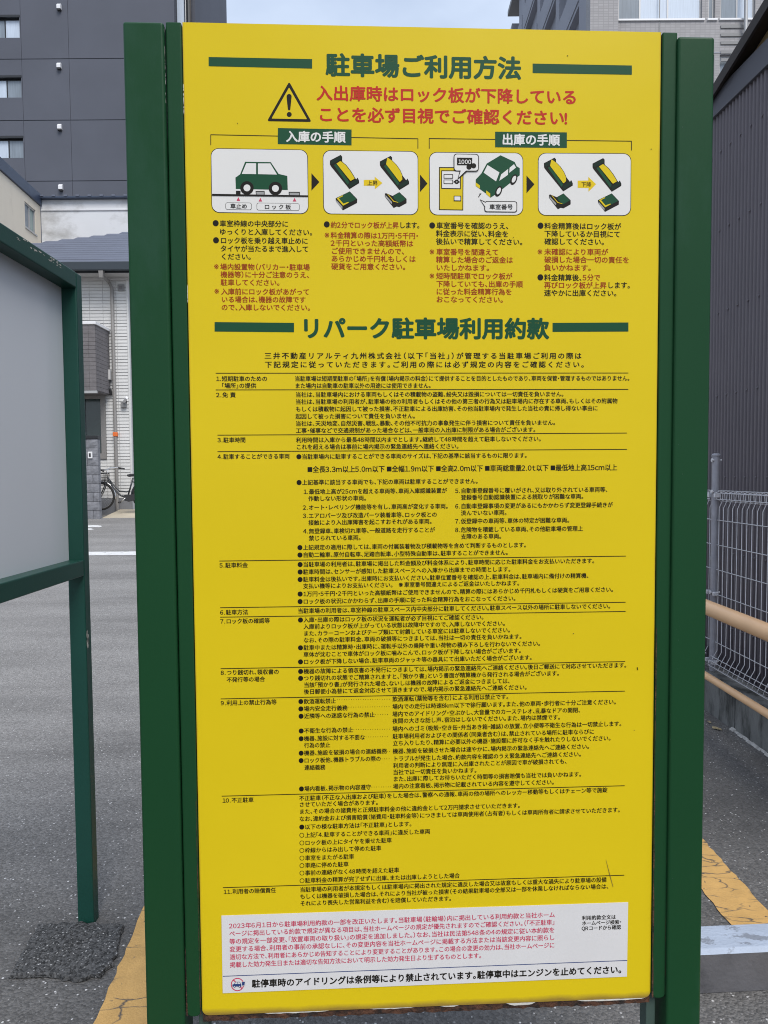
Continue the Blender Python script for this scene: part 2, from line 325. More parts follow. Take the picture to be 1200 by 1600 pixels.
# ------------------------------------------------------------------ the ground
KN = [(-70, 0), (5, 0), (16.5, .575), (17.0, .60), (60, .74), (300, .74)]
def gz(y):
    for (a, za), (b, zb) in zip(KN, KN[1:]):
        if y <= b: return za + (zb - za) * (y - a) / (b - a)
    return KN[-1][1]
g = B(); ys = [-70, -20, -5, 0, 2, 5, 8, 11, 14, 16.5, 17.0, 25, 40, 60, 120, 300]; xs = [-160, -60, -20, -8, -4, -2, 0, 2.03, 6, 20, 60, 160]
for j in range(len(ys) - 1):
    for i in range(len(xs) - 1):
        g.face([(xs[i], ys[j], gz(ys[j])), (xs[i + 1], ys[j], gz(ys[j])), (xs[i + 1], ys[j + 1], gz(ys[j + 1])), (xs[i], ys[j + 1], gz(ys[j + 1]))])
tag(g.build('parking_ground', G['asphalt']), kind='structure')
def gpt(px, py, dz=0):
    """ground point on a sight line, following the rise of the lot"""
    p = atz(px, py, dz)
    for _ in range(30): p = atz(px, py, gz(p.y) + dz)
    return p
def ragged(pts, step=.03, amp=.004):
    o = []
    for i in range(len(pts)):
        a = Vector(pts[i]); b = Vector(pts[(i + 1) % len(pts)]); k = max(1, int((b - a).length / step))
        for q in range(k):
            p = a.lerp(b, q / k); o.append(Vector((p.x + random.uniform(-amp, amp), p.y + random.uniform(-amp, amp), p.z)))
    return o
def marking(name, pts, m, dz=.004, step=.03, amp=.004):
    b = B(); b.face([(p.x, p.y, gz(p.y) + dz) for p in ragged(pts, step, amp)])
    return tag(b.build(name, m), kind='structure')
# orange lines either side of the board, running away from the camera
x1, x2 = gpt(222, 1427), gpt(147, 1600)
dx = (x1.x - x2.x) / (x1.y - x2.y)
marking('orange_line', [Vector((x2.x + dx * (.2 - x2.y), .2, 0)), Vector((x2.x + dx * (.2 - x2.y) + .17, .2, 0)), Vector((x2.x + dx * (4.4 - x2.y) + .17, 4.4, 0)), Vector((x2.x + dx * (4.4 - x2.y), 4.4, 0))], G['orange'])
a, b_ = gpt(1103, 1318), gpt(1200, 1425); c, d_ = gpt(1103, 1393), gpt(1142, 1443)
da = (a.x - b_.x) / (a.y - b_.y)
marking('orange_line', [Vector((b_.x + da * (.2 - b_.y) - .165, .2, 0)), Vector((b_.x + da * (.2 - b_.y), .2, 0)), Vector((b_.x + da * (4.6 - b_.y), 4.6, 0)), Vector((b_.x + da * (4.6 - b_.y) - .165, 4.6, 0))], G['orange'])
wl0, wl1 = gpt(128, 862.5), gpt(128, 868)
marking('white_line', [Vector((-9, wl1.y, 0)), Vector((3.2, wl1.y - .02, 0)), Vector((3.2, wl0.y - .02, 0)), Vector((-9, wl0.y, 0))], G['white_line'], step=.3, amp=.006)
for k, (xa, xb, ya, yb) in enumerate(((122, 133, 816.5, 818.5), (133, 157, 821, 824.3), (126, 144, 826, 828.2), (124, 132, 821.5, 823.5))):
    marking('worn_white_marking', [gpt(xa, yb), gpt(xb, yb), gpt(xb, ya), gpt(xa + 2, ya)], G['white_line'], step=.12, amp=.05)
# square patch of coarse asphalt round the left post
pc = [(60, 1450), (118, 1447), (196, 1449), (190, 1470), (176, 1512), (158, 1528), (120, 1536), (70, 1530), (12, 1532), (22, 1518), (34, 1495)]
pg = [gpt(*q) for q in pc]; rim = ragged(pg, .02, .006); cen = sum((Vector(p) for p in rim), Vector()) / len(rim)
b = B(); rings = []
for k, (s_, h) in enumerate(((1.0, .004), (.985, .013), (.93, .015), (.8, .014), (.6, .016), (.35, .014), (.12, .015))):
    rings.append([cen.lerp(p, s_) + Vector((random.uniform(-.003, .003) * (k > 0), random.uniform(-.003, .003) * (k > 0), h + random.uniform(-.0025, .0025) * (k > 0))) for p in rim])
n_ = len(rim)
for r1, r2 in zip(rings, rings[1:]):
    for i in range(n_): j = (i + 1) % n_; b.face([r1[i], r2[i], r2[j], r1[j]])
b.face(rings[-1])
tag(b.build('asphalt_patch', G['patch']), kind='structure')

# ------------------------------------------------------------------ parking rules board
SY, SX0, SYD = .0461, -.3656, 1.4014
tdir = Vector((math.cos(SY), math.sin(SY), 0)); nrm = Vector((math.sin(SY), -math.cos(SY), 0))     # nrm: towards the camera
S0 = Vector((SX0, SYD, 0)) + tdir * .45
ZT, Z0P = 2.3378, 2.3378 - 1.8998
G['yellow'] = yellow_mat()
def S(px, py, w=0.):
    p = hit(px, py, S0 - nrm * w, nrm); q = p - S0
    return (q.dot(tdir), q.z)
sign = thing('parking_rules_board', 'tall yellow parking rules board covered in Japanese print, held between two green posts', 'sign', S0, SY)
def sbox(name, u0_, u1_, w0, w1, z0, z1, m, bev=0, parent=None, seg=3):
    return B().box(u0_, u1_, w0, w1, z0, z1).build(name, m, parent or sign, world=False, bevel=bev, seg=seg)
def u_at(px, w=0): return S(px, 800, w)[0]
LP0, LP1 = u_at(209.5, -.012), u_at(271.7, -.012)
RP0, RP1 = u_at(1051, -.012), u_at(1106.3, -.012)
zl = S(225, 33, -.012)[1]; zr = S(1090, 56.5, -.012)[1]
pl = sbox('post', LP0, LP1, -.012, .063, -.05, zl, G['green'], .005)
pr_ = sbox('post', RP0, RP1, -.012, .063, -.05, zr, G['green'], .005)
def strip(name, ua, ub, ztop, zbot, m):
    r = .012; pts = [(ua, -.004, ztop), (ub, -.004, ztop)]
    for k in range(5): a_ = math.pi / 2 * k / 4; pts.append((ub - r + r * math.cos(a_), -.004, zbot + r - r * math.sin(a_)))
    for k in range(5): a_ = math.pi / 2 * k / 4; pts.append((ua + r - r * math.sin(a_), -.004, zbot + r - r * math.cos(a_)))
    return B().prism(pts, (0, .03, 0)).build(name, m, sign, world=False, bevel=.0025)
strip('side_rail', u_at(275.4), -.4515, S(275, 36)[1], S(303, 1587)[1], G['green'])
strip('side_rail', .4515, u_at(1048.5), S(1047, 52)[1], S(1030, 1558)[1], G['green'])
sbox('inner_post', u_at(1017, .0) + .006, u_at(1036) + .001, .012, .045, -.05, Z0P + .1, G['grey_green'], .002)
sbox('inner_post', u_at(292), u_at(308), .012, .045, -.05, Z0P + .1, G['grey_green'], .002)
B().box(LP1 - .004, -.4485, .02, .04, Z0P + .2, ZT - .2).build('mounting_strap', G['darkgap'], sign, world=False)
B().box(.4485, RP0 + .004, .02, .04, Z0P + .2, ZT - .2).build('mounting_strap', G['darkgap'], sign, world=False)
# folded tray behind the face, rusted along the bottom
b = B(); nseg = 90; tp = []; bt = []
for i in range(nseg + 1):
    u = -.449 + .898 * i / nseg; bt.append((u, Z0P - .013 + random.uniform(-.0022, .0018)))
poly = [(u, .002, z) for u, z in bt] + [(.449, .002, Z0P + .05), (-.449, .002, Z0P + .05)]
b.prism(poly, (0, .028, 0)); b.build('rusted_bottom_lip', G['rust'], sign, world=False)
sbox('panel_tray', -.4495, .4495, .0025, .026, Z0P + .05, ZT - .001, G['darkgap'])
for (ua, ub, h) in ((-.33, -.20, .0018), (-.12, -.03, .0014), (.02, .06, .0022), (.155, .215, .005), (.30, .44, .0028)):
    b = B(); k = max(3, int((ub - ua) / .008)); top = []; bot = []
    for i in range(k + 1):
        u = ua + (ub - ua) * i / k; e = math.sin(math.pi * i / k) ** .4
        top.append((u, .0008, Z0P - .0005 + random.uniform(-.0006, .0004))); bot.append((u, .0008, Z0P - .0005 - (h * e + random.uniform(0, .0012) * e) - .0002))
    b.face(bot + top[::-1])
    b.build('bare_primer_edge', G['chip'], sign, world=False)
# yellow face with rounded lower corners
r = .013; pts = [(-.45, 0, ZT), (.45, 0, ZT)]
for k in range(7): a_ = math.pi / 2 * k / 6; pts.append((.45 - r + r * math.cos(a_), 0, Z0P + r - r * math.sin(a_)))
for k in range(7): a_ = math.pi / 2 * k / 6; pts.append((-.45 + r - r * math.sin(a_), 0, Z0P + r - r * math.cos(a_)))
panel = B().prism(pts, (0, .0014, 0)).build('yellow_panel', G['yellow'], sign, world=False)

# ---- printing: glyphs from Blender's own font, laid out em by em
_gc = {}
_deps = None
def glyph(ch, off, res):
    k = (ch, off, res)
    if k in _gc: return _gc[k]
    c = bpy.data.curves.new('g', 'FONT'); c.body = ch; c.size = 1; c.resolution_u = res; c.offset = 0; c.fill_mode = 'FRONT'
    o = bpy.data.objects.new('g', c); COL.objects.link(o); bpy.context.view_layer.update()
    me = bpy.data.meshes.new_from_object(o.evaluated_get(bpy.context.evaluated_depsgraph_get()))
    v = [(q.co.x, q.co.y) for q in me.vertices]; f = []
    for q in me.polygons:
        ids = list(q.vertices)
        f.append(ids if q.normal.z > 0 else ids[::-1])
    COL.objects.unlink(o); bpy.data.objects.remove(o); bpy.data.curves.remove(c); bpy.data.meshes.remove(me)
    _gc[k] = (v, f); return _gc[k]
def circ(rad, n=20, cx=0, cy=0): return [(cx + rad * math.cos(2 * math.pi * i / n), cy + rad * math.sin(2 * math.pi * i / n)) for i in range(n)]
HALF_L = '、。」）,'; HALF_R = '「（'
def layout(text, off, res):
    """-> list of (verts, faces, x), total advance; glyphs centred on the line (y=0 at mid)"""
    o = []; x = 0
    for ch in text:
        if ch == ' ': x += .3; continue
        if ch == '　': x += 1; continue
        if ch == '●': v = circ(.43, 20, .48, 0); o.append((v, [list(range(20))], x)); x += 1.0; continue
        if ch == '○':
            v = circ(.41, 20, .46, 0) + circ(.35, 20, .46, 0); o.append((v, [[i, (i + 1) % 20, 20 + (i + 1) % 20, 20 + i] for i in range(20)], x)); x += 1.0; continue
        if ch == '■': o.append(([(.04, -.34), (.7, -.34), (.7, .32), (.04, .32)], [[0, 1, 2, 3]], x)); x += .78; continue
        if ch == '…':
            for q in range(3):
                v = circ(.055, 6, .17 + q * .33, 0); o.append((v, [list(range(6))], x))
            x += 1; continue
        gch = chr(ord(ch) + 0xFEE0) if (ch.isascii() and ch.isalnum()) else ch
        v, f = glyph(gch, off, res); v = [(a_, b2 - .37) for a_, b2 in v]; adv = 1.0
        if ch == '※': mn = min(q[0] for q in v); v = [((a_ - mn) * 1.35 + .04, (b2 + .03) * 1.35) for a_, b2 in v]; adv = 1
        elif ch in HALF_L: adv = .5
        elif ch in HALF_R: v = [(a_ - .5, b2) for a_, b2 in v]; adv = .5
        elif ch == '・': v = [(a_ - .25, b2) for a_, b2 in v]; adv = .5
        elif ord(ch) < 256:
            mn = min(q[0] for q in v); w_ = max(q[0] for q in v) - mn
            if ch.isdigit(): v = [(a_ - (mn if ch != '1' else mn - .08), b2) for a_, b2 in v]; w_ = .56
            elif ch == '.': v = [(a_ - mn + .07, b2) for a_, b2 in v]; w_ += .14
            else: v = [(a_ - mn, b2) for a_, b2 in v]
            adv = w_ + .09
        o.append((v, f, x)); x += adv
    return o, x
WLAY = .00035
def put(name, text, px0, py, px1, em, m, off=.012, res=2, layer=1, parent=None, weight=None, align=0):
    """one printed line from px0 to px1 (photo px, left-end centre height py)"""
    w = -WLAY * layer
    ua, z = S(px0, py, w); ub = S(px1, py, w)[0]
    items, adv = layout(text, 0, res)
    e = (S(px0 + em, py, w)[0] - ua)
    natural = adv - .06
    # em kept, tracking closes the gap
    n = max(1, len(items) - 1)
    sx = (ub - ua) / (natural * e)
    e2 = e * max(.9, min(1.06, sx)) if sx < 1.0 else e * min(1.04, sx)
    track = ((ub - ua) - natural * e2) / (n * e2)
    if off >= .02: shifts = [(off * math.cos(math.pi * k / 4), off * math.sin(math.pi * k / 4)) for k in range(8)]
    elif off >= .008: shifts = [(-off * 1.6, -off * .8), (off * 1.6, off * .8), (-off * 1.6, off * .8), (off * 1.6, -off * .8)]
    else: shifts = [(0, 0)]
    if text == '※': shifts = [(0, 0)]
    b = B(); cnt = 0
    for v, f, x in items:
        X = ua + (x + track * cnt) * e2
        for ci, (ox, oz) in enumerate(shifts):     # a heavier weight: the glyph struck several times, a hair apart
            base = len(b.v); wc = w - .000012 * ci
            b.v += [(X + (a_ + ox) * e2, wc, z + (c_ + oz) * e * .97) for a_, c_ in v]
            for q in f: b.f.append(tuple(base + i for i in q)); b.mi.append(0)
        cnt += 1
    return b.build(name, m, parent or panel, world=False)
def heavy(name, text, px0, py, px1, em, m, off, parent=None, layer=1):
    return put(name, text, px0, py, px1, em, m, off=off, res=3, parent=parent, layer=layer)

# print shapes: polygons given in photo px
def shapes(name, lst, parent=None, layer=1):
    """lst: (material key, [(px,py)...], layer)"""
    keys = []; b = B()
    for k, pts, ly in lst:
        if k not in keys: keys.append(k)
        b.cm = keys.index(k); w = -WLAY * (layer + ly * .6)
        q = [(*S(px, py, w),) for px, py in pts]
        ar = sum(q[i][0] * q[(i + 1) % len(q)][1] - q[(i + 1) % len(q)][0] * q[i][1] for i in range(len(q)))
        if ar < 0: q = q[::-1]
        b.face([(u, w, z) for u, z in q])
    return b.build(name, [G[k] for k in keys], parent or panel, world=False)
def line(p, q, th):
    p, q = Vector(p), Vector(q); d = (q - p).normalized() * 1.0; n = Vector((-d.y, d.x)) * th / 2
    return [tuple(p + n), tuple(q + n), tuple(q - n), tuple(p - n)]
def roundq(c, r, n=6):
    """rounded quad from corners TL,TR,BR,BL"""
    o = []; c = [Vector(x) for x in c]
    for i in range(4):
        p = c[i]; a_ = (c[i - 1] - p).normalized(); b2 = (c[(i + 1) % 4] - p).normalized()
        for k in range(n + 1):
            t_ = math.pi / 2 * k / n
            o.append(tuple(p + a_ * r * (1 - math.sin(t_)) + b2 * r * (1 - math.cos(t_))))
    return o
def rect(c, k, ly): return (k, c, ly)
def inset(c, d):
    cx = sum(p[0] for p in c) / len(c); cy = sum(p[1] for p in c) / len(c)
    w = max(p[0] for p in c) - min(p[0] for p in c); h = max(p[1] for p in c) - min(p[1] for p in c)
    return [(cx + (x - cx) * (1 - 2 * d / w), cy + (y - cy) * (1 - 2 * d / h)) for x, y in c]
def roundline(c, r, th, k, kin, ly):
    return [(k, roundq(c, r), ly), (kin, roundq(inset(c, th), r - th * .5), ly + 1)]

heavy('main_title', '駐車場ご利用方法', 508.3, 101.3, 813, 37.6, G['print_green'], .034)
shapes('title_bar', [('print_green', [(326, 89), (487.7, 92.3), (487.7, 107), (326, 103.3)], 0)])
shapes('title_bar', [('print_green', [(832.3, 99.3), (987.3, 102.3), (987.3, 116.7), (832.3, 114)], 0)])
heavy('warning_text', '入出庫時はロック板が下降している', 494, 145.3, 901.3, 25.2, G['print_red'], .026)
heavy('warning_text', 'ことを必ず目視でご確認ください!', 496, 178.6, 886.5, 25.2, G['print_red'], .026)
def tri_ring(a_, b2, c_, rr, n=5):
    P = [Vector(a_), Vector(b2), Vector(c_)]; o = []
    for i in range(3):
        p = P[i]; u = (P[i - 1] - p).normalized(); v = (P[(i + 1) % 3] - p).normalized()
        for k in range(n + 1):
            t_ = k / n; s0 = p + u * rr; s1 = p + v * rr
            o.append(tuple(s0.lerp(p, t_).lerp(p.lerp(s1, t_), t_)))
    return o
shapes('warning_triangle', [('print_black', tri_ring((451.8, 127.5), (417.3, 189.2), (486.8, 190.4), 4), 0), ('yellow', tri_ring((451.7, 136.6), (424.3, 185.2), (479.8, 186.2), 1.5), 1),
    ('print_black', [(447.7, 151), (448.4, 148.2), (451.7, 146.4), (455, 148.2), (455.7, 151), (453.6, 171), (452.5, 172.3), (450.9, 172.3), (449.8, 171)], 2),
    ('print_black', circ(3.9, 18, 451.9, 178.8), 2)])
for (c, tx, a0, yy, a1) in (([(434.3, 200), (549.3, 202.3), (549.3, 227), (434, 225)], '入庫の手順', 446.7, 213.2, 539), ([(773.7, 205.7), (885.7, 206.8), (885.7, 231), (773.7, 230)], '出庫の手順', 784, 217.8, 874)):
    o = shapes('step_heading', [('print_green', c, 0)]); heavy('step_title', tx, a0, yy, a1, 18.6, G['print_white'], .03, parent=None, layer=2)
for p, q in (((329.3, 226.7), (329.3, 210)), ((329.3, 210.4), (434.3, 212.5)), ((549.3, 214.7), (653, 216.7)), ((653, 216.3), (653, 232.3)), ((670.7, 232.3), (670.7, 216)), ((670.7, 216.3), (773.7, 217.7)), ((885.7, 219.3), (986.7, 220.5)), ((986.7, 220), (986.7, 235))):
    shapes('bracket_line', [('print_black', line(p, q, 1.1), random.random() * .2)])
for t3 in ([(486.7, 270.7), (499, 284.3), (486.7, 297.7)], [(656.3, 272.7), (667.9, 286.7), (656.3, 300)], [(822.7, 274.3), (835, 288), (822.7, 301.7)]):
    shapes('step_arrow', [('print_black', t3, 0)])

# pictogram 1: car over the lock plate
def Z1(x, y): return (320 + x / 7.0588, 225 + y / 7.0588)
def Z2(x, y): return (495 + x / 7.0588, 225 + y / 7.0588)
def Z3(x, y): return (660 + x / 7.0588, 225 + y / 7.0588)
def Z4(x, y): return (820 + x / 6.6667, 225 + y / 6.6667)
def P(Zf, *pts): return [Zf(*p) for p in pts]
def L2(Zf, a_, b2, th): return line(Zf(*a_), Zf(*b2), th / 7)
l = roundline([(329.2, 231.4), (480.8, 233.8), (482.2, 334.4), (330.6, 332.2)], 12, .9, 'print_black', 'print_white', 0)
l += [('print_green', P(Z1, (338, 370), (390, 333), (445, 196), (728, 200), (815, 330), (910, 352), (915, 507), (342, 495)), 2),
      ('print_white', P(Z1, (458, 211), (566, 213), (566, 332), (408, 330)), 3), ('print_white', P(Z1, (586, 214), (722, 214), (797, 337), (586, 332)), 3),
      ('print_black', [Z1(*p) for p in circ(74, 28, 465, 484)], 3), ('print_white', [Z1(*p) for p in circ(38, 22, 465, 484)], 4),
      ('print_black', [Z1(*p) for p in circ(74, 28, 779, 490)], 3), ('print_white', [Z1(*p) for p in circ(38, 22, 779, 490)], 4),
      ('print_black', P(Z1, (80, 549), (1138, 566), (1138, 583), (80, 570)), 5), ('print_black', P(Z1, (344, 515), (394, 516), (394, 560), (344, 558)), 3.5),
      ('print_black', P(Z1, (560, 518), (660, 520), (660, 563), (565, 561)), 3.5), ('print_grey', P(Z1, (569, 528), (651, 529), (651, 560), (571, 558)), 4.5),
      ('print_black', P(Z1, (925, 527), (1048, 528), (1048, 572), (928, 570)), 3.5), ('print_grey', P(Z1, (934, 537), (1040, 538), (1040, 566), (936, 564)), 4.5)]
for cx in (370, 613, 990): l.append(('print_crimson', P(Z1, (cx, 585 if cx < 500 else 592), (cx + 20, 627 if cx < 500 else 634), (cx - 20, 627 if cx < 500 else 634)), 2))
l += roundline([Z1(228, 644), Z1(517, 648), Z1(517, 728), Z1(228, 724)], 3.3, .6, 'print_black', 'print_white', 2)
l += roundline([Z1(572, 648), Z1(1045, 655), Z1(1045, 737), Z1(572, 731)], 3.3, .6, 'print_black', 'print_white', 2)
pic1 = shapes('pictogram_parking', l)
put('caption', '車止め', 320 + 280 / 7.06, 225 + 684 / 7.06, 320 + 465 / 7.06, 8.8, G['print_black'], .01, layer=4)
put('caption', 'ロック板', 320 + 655 / 7.06, 225 + 692 / 7.06, 320 + 948 / 7.06, 8.6, G['print_black'], .01, layer=4)

def lockplates(Zf, ox, oy, raised, s=1.0):
    """flap unit (upper) drawn in zoom px, offset"""
    def q(*pts): return [Zf(ox + x * s, oy + y * s) for x, y in pts]
    o = [('print_black', q((0, 62), (118, 0), (135, 18), (135, 70), (290, 270), (305, 250), (322, 285), (322, 312), (215, 378), (10, 125), (0, 105)), 2),
         ('print_green', q((42, 112), (72, 100), (215, 300), (196, 330)), 3), ('print_dgreen', q((12, 66), (112, 14), (128, 28), (128, 48), (22, 106), (8, 92)), 3),
         ('print_dgreen', q((205, 322), (300, 262), (314, 285), (314, 300), (220, 362)), 3)]
    if raised:
        flap = [(68, 92), (82, 22), (90, 22)]
        arc = [(130, 52), (180, 102), (220, 160), (244, 215), (247, 262)]
        o.append(('print_black', q(*[(x + (3 if i else -3), y - 3) for i, (x, y) in enumerate(flap)], *[(x + 5, y - 2) for x, y in arc], (226, 292), (212, 290)), 4))
        o.append(('yellow', q(*flap, *arc, (222, 286), (214, 284)), 5))
    else:
        arc = [(120, 70), (175, 115), (225, 180), (262, 240), (272, 262)]
        o.append(('print_black', q((66, 96), (104, 66), *[(x + 6, y - 3) for x, y in arc], (232, 292), (222, 290)), 4))
        o.append(('yellow', q((72, 96), (108, 72), *arc, (230, 286), (222, 282)), 5))
    return o
def lockbox(Zf, ox, oy, raised, s=1.0):
    def q(*pts): return [Zf(ox + x * s, oy + y * s) for x, y in pts]
    if not raised:
        return [('print_black', q((0, 76), (156, 0), (238, 86), (236, 128), (80, 210), (2, 106)), 2), ('print_green', q((6, 74), (154, 6), (230, 86), (82, 160)), 3),
                ('print_grey', q((8, 96), (74, 168), (74, 196), (8, 116)), 3), ('yellow', q((76, 44), (82, 52), (34, 76), (86, 136), (140, 116), (146, 124), (82, 158), (12, 78)), 4)]
    return [('print_black', q((2, 16), (14, 12), (86, 42), (160, 0), (240, 76), (240, 122), (160, 166), (130, 160), (98, 176), (0, 50)), 2),
            ('print_green', q((92, 46), (158, 6), (232, 78), (156, 122), (100, 72)), 3), ('print_grey', q((8, 32), (80, 110), (78, 134), (6, 54)), 3),
            ('print_yellow', q((28, 22), (38, 26), (100, 98), (148, 112), (146, 117), (94, 104)), 4)]
l = roundline([(504.2, 234.5), (653.4, 236.3), (653.7, 335.9), (505.3, 334.5)], 12, .9, 'print_black', 'print_white', 0)
l += lockplates(Z2, 145, 120, False) + lockplates(Z2, 696, 130, True) + lockbox(Z2, 208, 522, False) + lockbox(Z2, 750, 530, True)
l += [('print_yellow', P(Z2, (518, 396), (640, 393), (638, 360), (724, 430), (640, 498), (640, 460), (518, 460)), 2)]
shapes('pictogram_plate_rising', l)
put('caption', '上昇', 495 + 556 / 7.06, 225 + 428 / 7.06, 495 + 670 / 7.06, 8.2, G['print_black'], .004, layer=4)
l = roundline([(840.6, 238.8), (986.5, 239.6), (985.8, 337.2), (840.6, 336.8)], 12, .9, 'print_black', 'print_white', 0)
l += lockplates(Z4, 200, 142, True, .93) + lockplates(Z4, 706, 146, False, .93) + lockbox(Z4, 252, 514, True, .94) + lockbox(Z4, 762, 514, False, .92)
l += [('print_yellow', P(Z4, (551, 382), (662, 380), (662, 342), (742, 418), (664, 497), (664, 458), (551, 456)), 2)]
shapes('pictogram_plate_lowering', l)
put('caption', '下降', 820 + 588 / 6.67, 225 + 420 / 6.67, 820 + 692 / 6.67, 8.2, G['print_black'], .004, layer=4)
# pictogram 3: pay machine and car
l = roundline([(670.3, 237.5), (817.5, 238.6), (817.5, 336.6), (671, 336.2)], 12, .9, 'print_black', 'print_white', 0)
l += [('print_black', P(Z3, (183, 254), (454, 256), (450, 733), (183, 728)), 2), ('yellow', P(Z3, (192, 264), (444, 266), (441, 723), (192, 719)), 3),
      ('print_black', P(Z3, (208, 290), (425, 292), (423, 498), (208, 494)), 4), ('print_white', P(Z3, (217, 300), (415, 302), (414, 488), (217, 485)), 5)]
for (x0, y0, x1_, y1_) in ((234, 332, 338, 382), (234, 392, 338, 442), (346, 570, 427, 630)):
    l += [('print_black', P(Z3, (x0, y0), (x1_, y0 + 1), (x1_, y1_), (x0, y1_ - 1)), 6), ('print_white', P(Z3, (x0 + 8, y0 + 8), (x1_ - 8, y0 + 9), (x1_ - 8, y1_ - 8), (x0 + 8, y1_ - 9)), 7)]
l += [('print_black', [Z3(*p) for p in circ(25, 16, 378, 417)], 6), ('print_black', P(Z3, (345, 408), (410, 410), (410, 426), (345, 424)), 7), ('print_grey', [Z3(*p) for p in circ(9, 10, 378, 417)], 8)]
l += [('print_black', roundq(P(Z3, (346, 106), (622, 110), (622, 302), (346, 300)), 4.5), 9), ('print_black', P(Z3, (412, 296), (500, 296), (386, 396)), 8.5),
      ('print_white', roundq(P(Z3, (354, 114), (614, 118), (614, 294), (354, 292)), 4), 10), ('print_white', P(Z3, (425, 290), (484, 290), (398, 372)), 10.5)]
l += [('print_grey' if 0 else 'print_black', P(Z3, (382, 150), (550, 152), (548, 236), (382, 234)), 11), ('print_black', [Z3(*p) for p in circ(29, 18, 514, 254)], 11), ('print_black', [Z3(*p) for p in circ(29, 18, 565, 240)], 11)]
l += [('print_green', P(Z3, (588, 392), (650, 325), (710, 215), (862, 124), (1018, 198), (1040, 245), (1074, 266), (1074, 345), (1030, 375), (980, 420), (880, 500), (800, 560), (752, 592), (700, 545), (590, 465)), 2),
      ('print_white', P(Z3, (718, 232), (850, 314), (812, 412), (676, 316)), 3), ('print_white', P(Z3, (946, 274), (944, 340), (848, 406), (868, 336)), 3),
      ('print_white', P(Z3, (962, 262), (1010, 222), (1032, 260), (958, 318)), 3), ('yellow', P(Z3, (588, 424), (634, 456), (634, 492), (588, 462)), 3), ('yellow', P(Z3, (704, 512), (748, 546), (748, 588), (704, 552)), 3)]
def ell(cx, cy, a_, b2, rot, n=20):
    c_, s_ = math.cos(rot), math.sin(rot)
    return [(cx + a_ * math.cos(2 * math.pi * i / n) * c_ - b2 * math.sin(2 * math.pi * i / n) * s_, cy + a_ * math.cos(2 * math.pi * i / n) * s_ + b2 * math.sin(2 * math.pi * i / n) * c_) for i in range(n)]
for cx, cy in ((840, 522), (1008, 392)):
    l += [('print_black', [Z3(*p) for p in ell(cx, cy, 34, 62, .42)], 3), ('print_white', [Z3(*p) for p in ell(cx + 2, cy - 4, 20, 40, .42)], 4)]
l += [('print_black', L2(Z3, (617, 586), (646, 546), 8), 3), ('print_black', L2(Z3, (626, 552), (650, 546), 6), 3.3)]
l += [('print_black', roundq(P(Z3, (684, 630), (1045, 632), (1045, 754), (684, 750)), 3.8), 5), ('print_black', P(Z3, (632, 608), (700, 640), (700, 716)), 4.5),
      ('print_white', roundq(P(Z3, (692, 638), (1037, 640), (1037, 746), (692, 742)), 3.3), 6), ('print_white', P(Z3, (646, 624), (700, 652), (700, 700)), 6.5)]
shapes('pictogram_paying', l)
put('caption', '車室番号', 660 + 738 / 7.06, 225 + 692 / 7.06, 660 + 996 / 7.06, 8.9, G['print_black'], .01, layer=6)
put('caption', '1000', 660 + 394 / 7.06, 225 + 195 / 7.06, 660 + 540 / 7.06, 8.9, G['print_white'], .02, layer=9)

